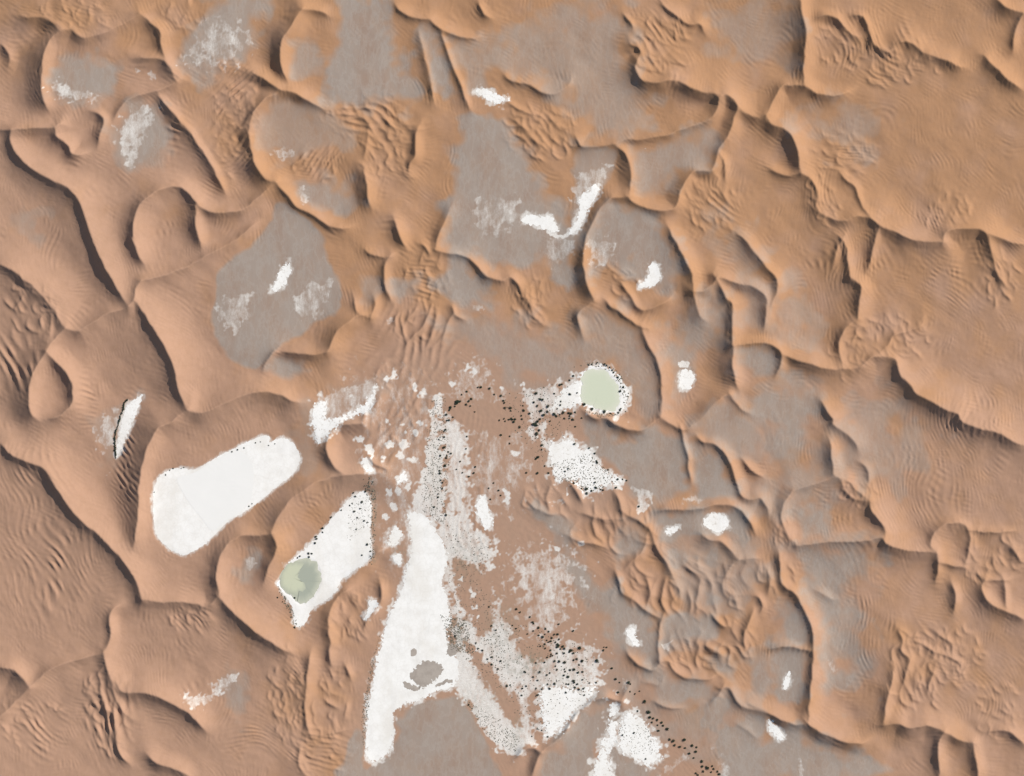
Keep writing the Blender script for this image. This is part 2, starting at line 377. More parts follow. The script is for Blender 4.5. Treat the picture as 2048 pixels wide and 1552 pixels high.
# scattered salt crust: density, blur, outline
SALTD = """
.46 16 | 905,760 940,722 970,725 978,770 960,795 900,800
.84 8 | 866,800 886,795 886,870 890,930 892,1000 872,1045 826,1035 818,1010 838,960 848,910 858,860
.72 12 | 885,830 935,860 938,960 945,1030 900,1040 888,960
.82 12 | 866,1040 930,1020 955,1060 988,1090 982,1130 962,1160 990,1195 1004,1235 1042,1300 1044,1345 992,1385 960,1370 915,1330 905,1260 890,1180
.86 6 | 910,1300 960,1352 1005,1420 1040,1470 1040,1510 1002,1505 970,1470 945,1420 918,1392 905,1350
.68 10 | 1030,1384 1055,1380 1068,1440 1062,1485 1040,1515 1024,1505
.66 14 | 950,1290 1180,1290 1190,1375 1080,1390 1000,1400
.54 30 | 1030,1110 1140,1110 1150,1190 1110,1270 1050,1250
.66 10 | 1040,790 1090,772 1130,764 1165,744 1165,815 1110,830 1085,850 1095,880 1140,870 1100,895 1070,880 1052,850
.36 25 | 940,800 1050,800 1050,1000 945,1000
.31 22 | 700,760 860,770 850,1120 770,1130 740,960
.52 6 | 635,800 690,772 750,760 755,775 735,815 690,832 650,865 630,850
.55 8 | 110,160 150,175 190,190 188,203 130,198 100,182
.56 8 | 265,215 300,208 300,250 275,290 270,340 245,310 235,260
.42 20 | 420,40 500,80 440,130 380,110
.45 8 | 440,600 500,590 480,660 445,650
.45 8 | 600,580 660,560 660,600 620,640 590,620
.45 10 | 955,400 1020,392 1040,440 980,468 955,455
.40 8 | 1090,480 1150,478 1140,520 1100,525
.50 6 | 1150,360 1215,330 1205,370 1170,430 1155,440
.50 8 | 1178,478 1215,475 1228,510 1200,532 1178,520
.52 8 | 193,850 235,820 232,880 210,905 195,895
.66 6 | 360,1390 400,1392 440,1360 472,1350 470,1368 430,1392 395,1420
.42 8 | 1420,1485 1445,1500 1460,1530 1465,1570 1440,1570 1435,1520
.48 6 | 1318,1550 1340,1530 1368,1513 1372,1522 1335,1556
.50 5 | 1232,1378 1250,1358 1256,1370 1240,1392
.52 4 | 1328,1290 1340,1284 1342,1302 1330,1300
.45 5 | 1662,1320 1672,1318 1676,1350 1664,1352
.40 6 | 545,295 585,295 580,312 550,316
.45 5 | 595,375 615,385 610,405 598,398
.45 6 | 1366,995 1395,990 1405,1003 1370,1005
.48 4 | 945,610 965,608 968,618 950,620
.50 5 | 1595,1520 1602,1525 1608,1555 1600,1555
.50 5 | 488,1124 505,1115 512,1128 498,1144
.45 5 | 1100,1002 1125,1000 1120,1008 1104,1008
.50 4 | 770,640 786,628 788,636 775,648
.48 6 | 690,775 712,768 710,790 695,790
.50 5 | 735,770 750,760 756,775 745,782
.50 5 | 782,745 795,735 796,755 786,762
.6 3 | 836,782 848,776 852,790 842,796
.5 4 | 292,146 302,142 310,148 306,156 296,156
.5 3 | 272,138 285,137 285,141 272,142
.5 3 | 203,952 220,944 212,954 206,956
.80 8 | 900,1310 950,1350 1000,1410 985,1440 955,1420 915,1388
.78 16 | 1040,1345 1180,1335 1190,1380 1085,1392 1030,1405
.72 10 | 1030,1440 1065,1430 1070,1480 1035,1512 1015,1490
.70 8 | 925,1030 948,1050 965,1090 960,1120 930,1110 905,1070
.66 10 | 955,1060 990,1080 985,1125 960,1120
.72 8 | 985,1180 1010,1230 1030,1290 1000,1300 985,1250
.95 3 | 1075,450 1100,461 1130,468 1158,452 1162,458 1132,475 1098,468
.55 5 | 1275,1030 1305,1000 1300,985 1268,978 1262,970 1272,985
"""
MUD = [("820,1306 826,1299 833,1301 832,1310 824,1315", 1), ("838,1330 850,1323 870,1325 884,1338 880,1350 865,1365 850,1377 835,1372 823,1362 820,1350 828,1340", 2),
       ("896,1293 910,1290 914,1306 902,1314 896,1308", 1.5), ("805,1366 820,1369 838,1378 832,1383 815,1379", 1.5), ("872,1372 888,1362 902,1360 904,1367 890,1368 878,1374", 1)]
# wind-rippled ground: centre, radii, direction of the ripple crests (deg, None = chaotic), wavelength, height
RIPPLES = [
 (250,930,32,110,52,10,1.1),(172,800,22,72,8,10,1.0),(95,1130,120,140,62,15,.6),(470,230,55,150,-35,13,.9),(410,140,50,45,None,14,.9),
 (635,320,50,45,-55,13,1.1),(755,240,85,55,None,24,2.4),(690,235,60,40,30,14,1.2),(1085,265,75,60,None,20,2.0),(1320,85,65,80,38,14,1.0),
 (1690,305,65,50,None,14,.9),(1680,100,45,60,80,7,.3),(1760,130,50,50,None,18,1.4),(1565,1070,28,40,None,14,1.2),(1780,670,90,50,None,22,1.1),
 (1650,390,50,55,None,15,1.0),(1425,415,65,55,None,20,1.5),(1060,600,42,55,None,16,1.5),(850,560,55,50,None,16,1.6),(575,1390,42,100,None,13,1.5),
 (640,1500,62,50,22,13,1.0),(215,1430,55,95,70,17,1.6),(1915,1320,60,75,None,15,1.0),(1840,1340,65,110,None,22,1.3),(1385,1160,130,70,None,36,3.2),
 (1235,1070,90,60,None,32,1.8),(1715,975,50,40,None,16,.8),(1960,830,110,60,85,9,.5),(375,1240,50,35,60,10,.8),(630,1020,60,45,55,8,.3),
 (1860,430,100,40,80,9,.4),(1200,1330,10,10,None,14,.5),(820,690,110,90,-60,20,1.0),(800,850,80,110,-65,20,.9),(1990,1120,70,60,None,24,1.6),
 (1930,560,130,90,30,10,.35),(1700,520,120,110,75,9,.35),(330,1300,90,70,None,12,.35),(80,1460,70,70,35,12,.6),(500,1480,60,70,20,10,.5),
 (370,600,60,80,None,11,.35),(60,620,70,80,None,16,.9),(30,720,50,80,70,22,1.6),(330,250,60,80,45,10,.5),(1450,500,60,50,None,12,.4),
 (60,60,90,60,None,13,.6),(160,30,80,40,None,14,.8),(360,40,60,50,None,14,.8),(940,1000,60,220,88,12,.25),(1690,1050,90,90,75,9,.25),
 (1850,960,160,140,80,9,.3),(1990,1400,90,120,None,12,.4),(1720,1250,80,160,85,9,.25),(700,1240,40,60,None,18,1.2),(660,1400,50,80,None,20,1.0),
 (60,960,90,90,70,13,.5),(1750,80,150,80,80,10,.35),(1420,1290,110,60,None,28,1.6),(1110,700,60,40,None,14,.3)]
# fields of small crowded dunes: centre, radii, crest direction, length, height, number
SMALL_DUNES = [(755,240,85,52,42,26,3.2,46),(690,238,55,35,35,30,2.0,16),(1085,265,75,55,48,26,2.6,44),(1690,305,62,46,30,22,1.3,40),(1425,412,60,52,58,24,2.2,30),
 (1060,602,38,50,52,24,2.0,20),(850,558,50,46,62,20,2.2,26),(572,1385,36,95,70,20,2.2,46),(1385,1165,125,62,66,52,4.6,17),(1235,1070,85,52,66,46,3.0,11),
 (1840,1340,58,100,72,30,2.2,34),(1915,1315,52,62,50,20,1.5,34),(1780,672,85,44,55,26,1.8,30),(1762,130,46,46,48,24,2.4,18),(212,1430,46,90,76,32,2.6,24),
 (55,620,60,70,60,30,2.2,18),(1648,395,42,52,62,20,1.8,22),(1990,1115,60,55,60,28,2.4,18),(1420,1290,100,52,70,36,2.8,22),(700,1245,36,55,60,24,2.0,16),
 (640,1505,56,44,25,30,1.6,24),(845,655,60,50,118,44,2.4,12),(800,800,80,80,112,22,1.3,40),(1565,1065,24,38,70,16,1.6,14),(640,325,44,40,122,30,1.8,22),
 (470,240,46,120,40,14,.9,80),(400,130,45,40,45,14,1.0,26),(1330,95,55,70,38,30,1.8,24),(155,25,80,36,60,18,1.4,24),(365,30,45,36,60,18,1.3,16),
 (1715,978,44,36,50,20,1.4,16),(2010,560,40,60,55,24,1.6,16),(1890,420,60,30,75,18,1.2,20),(1990,1420,60,60,40,16,.9,26),(660,1410,40,70,60,30,1.8,12),
 (1700,720,40,40,60,20,1.4,14),(380,1240,46,30,65,26,1.3,12),(1255,1180,40,30,60,24,2.0,8),(1110,1010,60,40,50,30,2.2,10),(780,320,50,60,60,22,2.0,18),
 (1680,90,60,50,40,20,1.5,16),(1240,560,40,40,40,26,2.0,10),(1560,1150,40,40,60,24,2.0,8),(1840,130,70,40,50,20,1.6,16),(60,1440,60,60,40,20,1.2,16)]
FACETS = [(90,1090,90,130,-.16),(215,450,30,90,-.14),(110,440,40,80,-.18),(180,560,50,50,-.16),(270,720,45,70,-.18),(300,760,40,40,-.12),(30,600,50,60,-.12),(150,1120,60,60,-.12),(520,1330,60,50,-.12),(60,360,40,50,-.12),(1500,60,60,60,-.05),(1330,210,70,30,-.08),(1880,600,120,60,-.05),(1590,480,20,70,.10),(450,860,100,36,-.14),(590,880,40,50,-.10),(1665,560,38,90,-.16),(1572,560,26,100,.12),
 (1730,1320,45,120,-.20),(1565,60,45,60,-.14),(1900,1000,90,80,-.06),(60,1490,80,60,.10),(190,720,80,60,-.10),(430,1300,80,60,-.10),(60,470,70,60,-.06),
 (100,575,45,60,.14),(340,640,40,80,.10),(1420,120,60,60,.10),(1800,300,120,100,-.03),(1850,560,90,60,-.08),(1980,700,60,60,.06),(1640,160,30,50,.08),
 (470,250,45,110,-.10),(330,250,40,60,-.06),(250,700,60,60,-.08),(1850,1400,50,90,.04),(690,1400,30,60,.10),(560,1250,30,30,.10),(1180,250,60,30,.05)]
POND_A = "1163,768 1165,750 1176,742 1195,738 1212,742 1223,755 1233,765 1240,785 1237,806 1228,822 1205,820 1183,812 1166,806 1161,790"
POND_B = "575,1130 600,1118 625,1122 637,1140 640,1165 632,1185 615,1205 600,1210 585,1196 570,1186 558,1170 560,1150"
SHALLOW_B = "575,1131 592,1122 606,1128 604,1138 596,1146 599,1162 607,1172 600,1184 586,1192 571,1184 560,1169 562,1150"
DAMP_A = "353,958 372,950 390,944 412,931 446,912 474,902 492,912 505,935 506,965 500,1000 482,1022 448,1044 424,1062 404,1040 382,1012 364,985"

SPOTS = [(720,880,8),(735,893,7),(742,905,8),(780,890,7),(805,890,10),(766,915,4),(800,912,7),(823,920,7),(795,955,5),(780,985,6),(795,983,8),(815,975,6),(788,1012,6),(768,1035,4),
 (785,1030,5),(843,786,7),(830,780,6),(838,845,5),(830,865,5),(800,850,4),(815,860,4),(790,750,8),(770,760,5),(775,845,4),(1030,905,6),(1010,985,6),(1013,1000,7),(1115,1100,5),
 (925,1165,4),(942,1183,4),(948,1190,4),(940,1205,3),(950,1215,4),(955,1235,4),(1048,768,5),(1000,775,4),(935,735,6),(950,745,7),(905,770,5),(1135,990,4),(1370,731,7),(1290,300,3),(700,790,5)]
BARE = ["905,1130 925,1120 960,1150 980,1190 985,1250 965,1270 940,1240 915,1190", "925,1288 945,1290 975,1330 1005,1370 1032,1425 1035,1445 1018,1430 990,1385 958,1345",
        "1040,1285 1095,1290 1100,1312 1070,1322 1045,1308", "1024,1385 1034,1400 1040,1450 1030,1440", "1064,1390 1084,1388 1086,1430 1078,1460 1068,1430", "890,800 945,815 1040,800 1050,850 1000,870 935,850 905,830"]
# ---------------------------------------------------------------- helpers on the survey grid
STEP, MARG = 2.0, 32.0
NX, NY = int((W_IMG + 2 * MARG) / STEP) + 1, int((H_IMG + 2 * MARG) / STEP) + 1
GX = np.arange(NX) * STEP - MARG
GY = np.arange(NY) * STEP - MARG
XX, YY = np.meshgrid(GX, GY)

def pts(s):
    return np.array([[float(v) for v in p.split(',')] for p in s.split()])

def spline(P, closed=False, step=1.0):
    if closed:
        Q = np.vstack([P[-1], P, P[0], P[1]])
    else:
        Q = np.vstack([2 * P[0] - P[1], P, 2 * P[-1] - P[-2]])
    out = []
    for i in range(1, len(Q) - 2):
        a, b, c, d = Q[i - 1:i + 3]
        n = max(2, int(np.linalg.norm(c - b) / step))
        t = np.linspace(0, 1, n, endpoint=False)[:, None]
        out.append(.5 * ((2 * b) + (c - a) * t + (2 * a - 5 * b + 4 * c - d) * t**2 + (3 * b - a - 3 * c + d) * t**3))
    if not closed:
        out.append(P[-1:])
    return np.vstack(out)

def sdf(P, X, Y):
    """signed distance to a closed outline, negative inside"""
    d2 = np.full(X.shape, 1e18)
    inside = np.zeros(X.shape, bool)
    n = len(P)
    for i in range(n):
        ax, ay = P[i]; bx, by = P[(i + 1) % n]
        ex, ey = bx - ax, by - ay
        t = np.clip(((X - ax) * ex + (Y - ay) * ey) / (ex * ex + ey * ey + 1e-9), 0, 1)
        d2 = np.minimum(d2, (X - ax - t * ex)**2 + (Y - ay - t * ey)**2)
        if ay != by:
            c = ((ay > Y) != (by > Y)) & (X < ex * (Y - ay) / (by - ay) + ax)
            inside ^= c
    d = np.sqrt(d2)
    return np.where(inside, -d, d)

def window(P, pad):
    i0 = max(0, int((P[:, 0].min() - pad + MARG) / STEP)); i1 = min(NX, int((P[:, 0].max() + pad + MARG) / STEP) + 2)
    j0 = max(0, int((P[:, 1].min() - pad + MARG) / STEP)); j1 = min(NY, int((P[:, 1].max() + pad + MARG) / STEP) + 2)
    return slice(j0, j1), slice(i0, i1)

def sstep(a, b, x):
    t = np.clip((x - a) / (b - a), 0, 1)
    return t * t * (3 - 2 * t)

KX = np.fft.fftfreq(NX, STEP)[None, :]
KY = np.fft.fftfreq(NY, STEP)[:, None]
_cache = {}
def band(lam, ang=None, seed=0, width=.35):
    key = (lam, ang, seed, width)
    if key in _cache:
        return _cache[key]
    F = np.fft.fft2(np.random.default_rng(1000 + seed).standard_normal((NY, NX)))
    k0 = 1.0 / lam
    if ang is None:
        K = np.sqrt(KX**2 + KY**2)
        G = np.exp(-((K - k0) / (width * k0))**2)
    else:
        a = math.radians(ang)
        kt = KX * math.cos(a) + KY * math.sin(a)
        kn = -KX * math.sin(a) + KY * math.cos(a)
        G = np.exp(-((np.abs(kn) - k0) / (.3 * k0))**2 - (kt / (.28 * k0))**2)
    n = np.real(np.fft.ifft2(F * G))
    n /= n.std()
    _cache[key] = n
    return n

def lowpass(lam, seed):
    F = np.fft.fft2(np.random.default_rng(2000 + seed).standard_normal((NY, NX)))
    n = np.real(np.fft.ifft2(F * np.exp(-(KX**2 + KY**2) * lam * lam)))
    return n / n.std()

def blur(A, n=1):
    for _ in range(n):
        B = np.pad(A, 1, mode='edge')
        A = .25 * B[:-2] + .5 * B[1:-1] + .25 * B[2:]
        A = .25 * A[:, :-2] + .5 * A[:, 1:-1] + .25 * A[:, 2:]
    return A

# ---------------------------------------------------------------- relief: surface integrated from the slopes on both sides of every crest
base = 2.0 * lowpass(260, 1)

def bil(A, P):
    u = np.clip((P[:, 0] + MARG) / STEP, 0, NX - 1.001); v = np.clip((P[:, 1] + MARG) / STEP, 0, NY - 1.001)
    i, j = u.astype(int), v.astype(int); fu, fv = u - i, v - j
    return A[j, i] * (1 - fu) * (1 - fv) + A[j, i + 1] * fu * (1 - fv) + A[j + 1, i] * (1 - fu) * fv + A[j + 1, i + 1] * fu * fv

shade_dir = np.array([-math.sin(SUN_AZ), math.cos(SUN_AZ)])
SX = np.zeros((NY, NX)); SY = np.zeros((NY, NX)); SW = np.zeros((NY, NX))
NEAR = np.full((NY, NX), 1e9)
raw = []
for ln in CRESTS.strip().splitlines():
    head, body = ln.split('|')
    hs = head.split()
    h, wd, wb = [float(v) for v in hs[:3]]
    raw.append((h, wd, wb, '!' in hs, spline(pts(body)), False))
n_big_crests = len(raw)
cr = np.random.default_rng(21)
for cx, cy, rx, ry, ang, ln_, h, cnt in SMALL_DUNES:
    for _ in range(cnt):
        a = cr.uniform(0, 6.283); q = math.sqrt(cr.uniform(0, 1))
        x, y = cx + rx * q * math.cos(a), cy + ry * q * math.sin(a)
        t = math.radians(ang + cr.normal(0, 22)); L = ln_ * cr.uniform(.5, 1.5)
        u = np.array([math.cos(t), math.sin(t)]); v = np.array([-u[1], u[0]])
        if v @ shade_dir < 0: v = -v
        bow = L * cr.uniform(-.05, .28); kink = L * cr.normal(0, .06)
        hh = h * cr.uniform(.5, 1.3) * (1.15 - .6 * q * q)
        wdd = hh / cr.uniform(.42, .62)
        raw.append((hh, wdd, wdd * cr.uniform(1.5, 2.6), False,
                    spline(np.array([[x, y] - u * L * .5, [x, y] - u * L * .2 + v * (bow + kink), [x, y] + u * L * .2 + v * (bow - kink), [x, y] + u * L * .5])), True))
ENDS = np.vstack([r_[4][::4] for r_ in raw[:n_big_crests]])
OWN = np.concatenate([np.full(len(r_[4][::4]), i) for i, r_ in enumerate(raw[:n_big_crests])])
for ci, (h, wd, wb, flip, P, small) in enumerate(raw):
    n = len(P)
    linked = [bool((((ENDS - P[e_])**2).sum(1)[OWN != ci] < 196).any()) for e_ in (0, -1)]
    # the crest wanders a little, as wind-built crests do
    ctrl = rng.standard_normal(n // 14 + 4)
    wob = np.interp(np.arange(n), np.arange(len(ctrl)) * 14, ctrl) * 1.0
    T = np.gradient(P, axis=0)
    k = np.ones(9) / 9
    T = np.stack([np.convolve(np.pad(T[:, c], 4, mode='edge'), k, 'valid') for c in (0, 1)], 1)
    T /= np.linalg.norm(T, axis=1, keepdims=True) + 1e-9
    N = np.stack([-T[:, 1], T[:, 0]], 1)
    if (N @ shade_dir).mean() < 0:
        N = -N
    if flip:
        N = -N
    P = P + N * wob[:, None]
    d = np.minimum(np.arange(n), np.arange(n)[::-1])
    tpa = sstep(0, min(24.0, .3 * n), np.arange(n)); tpb = tpa[::-1]
    tpa = (.8 + .2 * tpa) if linked[0] else (.12 + .88 * tpa)
    tpb = (.8 + .2 * tpb) if linked[1] else (.12 + .88 * tpb)
    tp = tpa * tpb
    ad = min(.56, .95 * h / wd) if wd > 0 else 0
    ab = min(.66, max(.2, 1.6 * h / wb)) if wb > 0 else .08
    bd, bb = (0, 0) if small else (min(90, 4.5 * wd + 16), min(110, 2.6 * wb + 20))
    rd, rb = max(max(wd, 4) * 2.6, bd), max(max(wb, 8) * 1.6, bb)
    R = max(rd, rb)
    sl = window(P, R)
    X, Y = XX[sl], YY[sl]
    if X.size == 0:
        continue
    st = 3
    Ps, Ns, Ts = P[::st], N[::st], tp[::st]
    best = np.full(X.shape, 1e9); bi = np.zeros(X.shape, int)
    for q in range(len(Ps)):
        dd = (X - Ps[q, 0])**2 + (Y - Ps[q, 1])**2
        m = dd < best
        best[m] = dd[m]; bi[m] = q
    D = np.sqrt(best)
    dx, dy = X - Ps[bi, 0], Y - Ps[bi, 1]
    sd = dx * Ns[bi, 0] + dy * Ns[bi, 1]
    along = np.abs(-dx * Ns[bi, 1] + dy * Ns[bi, 0])
    endf = sstep(1.1, .5, along / (np.abs(sd) + 6))          # fades beyond the two ends of the crest
    wq = max(wd, 1)
    hard = .36 if wq < 28 else .2
    dk = ad * (sstep(1.10 * wq, .85 * wq, D) * hard + (1.1 - hard) * np.clip(1 - D / (2.6 * wq), 0, 1)**1.4 + .40 * np.exp(-D / 3.0))
    if bd: dk = dk + .18 * np.clip(1 - D / bd, 0, 1)
    lt = ab * (sstep(max(wb, 8) * 1.6, 0, D) + .35 * np.exp(-D / 4.0))
    if bb: lt = lt + .15 * np.clip(1 - D / bb, 0, 1)
    g = np.where(sd > 0, dk, lt) * Ts[bi] * endf
    sg = np.where(sd > 0, 1.0, -1.0) * g
    w = np.where(sd > 0, sstep(rd, .5 * max(wd, 4), D), sstep(rb, .3 * rb, D)) * endf
    w = w / (1 + (D / 14)**2) * (.9 if small else 1.0)                      # the nearest crest rules
    SX[sl] += -sg * Ns[bi, 0] * w; SY[sl] += -sg * Ns[bi, 1] * w; SW[sl] += w
    NEAR[sl] = np.minimum(NEAR[sl], D)
k = 1.0 / (SW + .008)
GXs, GYs = SX * k * 2.0, SY * k * 2.0
mag = np.sqrt(GXs**2 + GYs**2)
lim = 1.0 / np.sqrt(1 + (mag / .95)**2)
GXs *= lim; GYs *= lim
# broad facets away from the crests: centre, radii, slope towards the sun (+) or away from it (-)
for cx, cy, rx, ry, a in FACETS:
    m = np.exp(-1.2 * (((XX - cx) / rx)**2 + ((YY - cy) / ry)**2)) * a
    GXs += m * shade_dir[0]; GYs += m * shade_dir[1]

grey = np.zeros((NY, NX)); flat = np.zeros((NY, NX))
edge_n = band(26, None, 31) * 2.2 + band(9, None, 32) * 1.2
levels = []
for ln in FLOORS.strip().splitlines():
    head, body = ln.split('|')
    lv, wt, g = [float(v) for v in head.split()]
    P = spline(pts(body), closed=True, step=3.0)
    sl = window(P, 70)
    S = sdf(P, XX[sl], YY[sl])
    soft = 7 if wt >= .05 else (20 if wt >= .02 else 36)
    if g > 0:
        grey[sl] = np.maximum(grey[sl], g * sstep(soft, -soft, S + (band(70, None, 33)[sl] * 1.5 + band(24, None, 34)[sl] * .5) * soft * .3))
    fm = min(1, wt * 40) * sstep(8, -12, S)
    flat[sl] = np.maximum(flat[sl], fm)
    if wt >= .02:
        levels.append((sl, S < -6, .0015))
salt_sheets = []
for ew, body, label in SALTS:
    P = spline(pts(body), closed=True, step=2.5)
    sl = window(P, 30)
    S = sdf(P, XX[sl], YY[sl])
    flat[sl] = np.maximum(flat[sl], sstep(7, 0, S))
    levels.append((sl, S < 2, .08))
    salt_sheets.append((ew, P, label))
calm = 1 - .85 * flat
GXs *= calm; GYs *= calm
# divergence on the grid (x to the right, y downwards), per cell
DIV = np.zeros((NY, NX))
ex = .5 * (GXs[:, 1:] + GXs[:, :-1]) * STEP; ey = .5 * (GYs[1:] + GYs[:-1]) * STEP
DIV[:, :-1] += ex; DIV[:, 1:] -= ex; DIV[:-1] += ey; DIV[1:] -= ey

def solve(Wt, Cv):
    """minimise |grad h - G|^2 + w (h - c)^2 : coarse to fine relaxation"""
    Ws, Bs = [Wt], [Cv - DIV]
    while min(Ws[-1].shape) > 16:
        A, B = Ws[-1], Bs[-1]
        a, b = A.shape
        A = np.pad(A, ((0, a % 2), (0, b % 2))); B = np.pad(B, ((0, a % 2), (0, b % 2)))
        Ws.append(A[::2, ::2] + A[1::2, ::2] + A[::2, 1::2] + A[1::2, 1::2])
        Bs.append(B[::2, ::2] + B[1::2, ::2] + B[::2, 1::2] + B[1::2, 1::2])
    hgt = np.zeros(Ws[-1].shape)
    for lev in range(len(Ws) - 1, -1, -1):
        A, B = Ws[lev], Bs[lev]
        if lev < len(Ws) - 1:
            hgt = blur(np.repeat(np.repeat(hgt, 2, 0), 2, 1))[:A.shape[0], :A.shape[1]]
        inv = 1.0 / (4 + A)
        for _ in range(200 if lev > 1 else (100 if lev == 1 else 60)):
            q = np.pad(hgt, 1, mode='edge')
            hgt = (q[:-2, 1:-1] + q[2:, 1:-1] + q[1:-1, :-2] + q[1:-1, 2:] + B) * inv
    return hgt
W0 = np.full((NY, NX), 6e-5)
Z = solve(W0, W0 * base)
W1 = W0.copy(); C1 = W0 * base
for sl, m, w in levels:
    if m.any():
        lv = Z[sl][m].mean() - (1.0 if w > .01 else 0)
        W1[sl] += np.where(m, w, 0); C1[sl] += np.where(m, w * lv, 0)
Z = solve(W1, C1)

# salt crust density and sand tint
saltd = np.zeros((NY, NX))
for ln in SALTD.strip().splitlines():
    head, body = ln.split('|')
    dens, bl = [float(v) for v in head.split()]
    P = spline(pts(body), closed=True, step=3.0)
    sl = window(P, 3 * bl + 6)
    S = sdf(P, XX[sl], YY[sl])
    saltd[sl] = np.maximum(saltd[sl], dens * sstep(bl, -bl, S + edge_n[sl] * bl * .3))
delta = pts("800,690 960,640 1130,700 1170,860 1250,1010 1140,1060 1170,1180 1290,1350 1420,1570 1000,1570 740,1570 700,1480 790,1160 700,1000 650,960 700,760")
for body in BARE:
    P = spline(pts(body), closed=True, step=3.0)
    sl = window(P, 20)
    saltd[sl] *= 1 - .85 * sstep(6, -5, sdf(P, XX[sl], YY[sl]) + edge_n[sl] * 1.5)
for x, y, r in SPOTS:
    S = np.sqrt((XX - x)**2 + (YY - y)**2) - r + edge_n * 1.3
    saltd = np.maximum(saltd, .95 * sstep(3, -3, S))
for ew, P, label in salt_sheets:
    sl = window(P, 40)
    S = sdf(P, XX[sl], YY[sl])
    saltd[sl] = np.maximum(saltd[sl], .74 * sstep(8 + 2.6 * ew, -2, S + edge_n[sl] * ew * .6))
deltam = sstep(60, -60, sdf(delta, XX, YY))
# wash that drains the delta: pale fine sand
wash = spline(pts("1160,1307 1204,1319 1239,1337 1269,1357 1289,1382 1302,1404 1309,1424 1337,1457 1369,1487 1400,1530 1420,1560"))
wd2 = np.full((NY, NX), 1e9)
for p in wash[::6]:
    wd2 = np.minimum(wd2, (XX - p[0])**2 + (YY - p[1])**2)
washm = sstep(13, 6, np.sqrt(wd2))
tint = np.clip(.12 + .40 * sstep(350, 900, YY) + .85 * sstep(650, 250, XX) * sstep(-100, 300, YY) + .18 * sstep(1500, 2000, XX) * sstep(300, 700, YY) + .5 * deltam + .14 * lowpass(70, 5) + .05 * lowpass(24, 6) + .5 * washm, 0, 1)

pale = np.clip(.6 * deltam * (YY > 0) + .6 * washm, 0, 1)
# wind ripples
quiet = 1 - np.clip(flat, 0, 1) * .92
rip = np.zeros((NY, NX))
wa, wb_ = band(160, None, 91), band(160, None, 92)
patch = np.clip(band(60, None, 93), -1.6, 1.6)
def warped(A, sl, amt):
    P = np.stack([(XX[sl] + wa[sl] * amt).ravel(), (YY[sl] + wb_[sl] * amt).ravel()], 1)
    return bil(A, P).reshape(XX[sl].shape)
for k, (cx, cy, rx, ry, ang, lam, amp) in enumerate(RIPPLES):
    R = np.sqrt(((XX - cx) / rx)**2 + ((YY - cy) / ry)**2) + .16 * patch
    m = sstep(1.2, .35, R)
    sl = (slice(max(0, int((cy - 1.5 * ry + MARG) / STEP)), max(1, int((cy + 1.5 * ry + MARG) / STEP))), slice(max(0, int((cx - 1.5 * rx + MARG) / STEP)), max(1, int((cx + 1.5 * rx + MARG) / STEP))))
    if ang is None:
        nn = warped(band(lam * 1.35, (35, 60, 10, 75)[k % 4], 80 + k % 3), sl, 9.0)
        nn = 1.0 - 1.5 * np.abs(nn)
        nn += .5 * warped(band(lam * 2.2, None, k % 5), sl, 9.0)
        nn *= .45
    else:
        nn = warped(band(lam, ang, 40), sl, 9.0)
        nn = nn + .35 * np.abs(nn)
    rip[sl] += (m[sl] * amp) * nn * (.75 + .4 * patch[sl])
dirs = np.clip(.5 + .5 * band(220, None, 95), 0, 1)
r1 = warped(band(7.5, 78, 61), np.s_[:, :], 9.0); r2 = warped(band(8.5, 28, 66), np.s_[:, :], 9.0)
fine = (.13 * (r1 * (1 - dirs) + r2 * dirs)) * np.clip(.75 + .7 * patch, .15, 2.0) * (1 - .6 * deltam) + .05 * band(14, None, 62) + (.08 * band(34, 40, 63) + .10 * lowpass(26, 64) + .5 * lowpass(60, 65)) * (1 - .85 * deltam)
Z = Z + (rip + fine) * quiet
# salt pans are level
for P, dep in ((spline(pts(POND_A), True, 2.5), .5), (spline(pts(POND_B), True, 2.5), .5)):
    sl = window(P, 12)
    S = sdf(P, XX[sl], YY[sl])
    z0 = Z[sl][S < -4].mean()
    Z[sl] = Z[sl] + (z0 - dep - Z[sl]) * sstep(4, -2, S)

def ground(x, y):
    """height of the ground at survey coordinates"""
    return bil(Z, np.array([[x, y]]))[0]

# ---------------------------------------------------------------- materials
def mat(name):
    m = bpy.data.materials.new(name); m.use_nodes = True
    return m, m.node_tree.nodes, m.node_tree.links, m.node_tree.nodes["Principled BSDF"]

def noise(ns, lk, scale, detail=4, rough=.6, stretch=None, seed=0.0):
    tc = ns.new("ShaderNodeTexCoord"); mp = ns.new("ShaderNodeMapping")
    mp.inputs["Scale"].default_value = stretch or (1, 1, 1)
    mp.inputs["Location"].default_value = (seed, seed * .7, 0)
    lk.new(tc.outputs["Object"], mp.inputs[0])
    t = ns.new("ShaderNodeTexNoise")
    t.inputs["Scale"].default_value = scale; t.inputs["Detail"].default_value = detail; t.inputs["Roughness"].default_value = rough
    lk.new(mp.outputs[0], t.inputs["Vector"])
    return t.outputs["Fac"]

def math_n(ns, lk, op, a, b=None, c=None):
    n = ns.new("ShaderNodeMath"); n.operation = op
    for i, v in enumerate((a, b, c)):
        if v is None: continue
        if isinstance(v, (int, float)): n.inputs[i].default_value = v
        else: lk.new(v, n.inputs[i])
    return n.outputs[0]

def mixc(ns, lk, fac, a, b):
    n = ns.new("ShaderNodeMix"); n.data_type = 'RGBA'
    for i, v in ((0, fac), (6, a), (7, b)):
        if isinstance(v, (int, float)): n.inputs[i].default_value = v
        elif isinstance(v, tuple): n.inputs[i].default_value = (*v, 1)
        else: lk.new(v, n.inputs[i])
    return n.outputs[2]

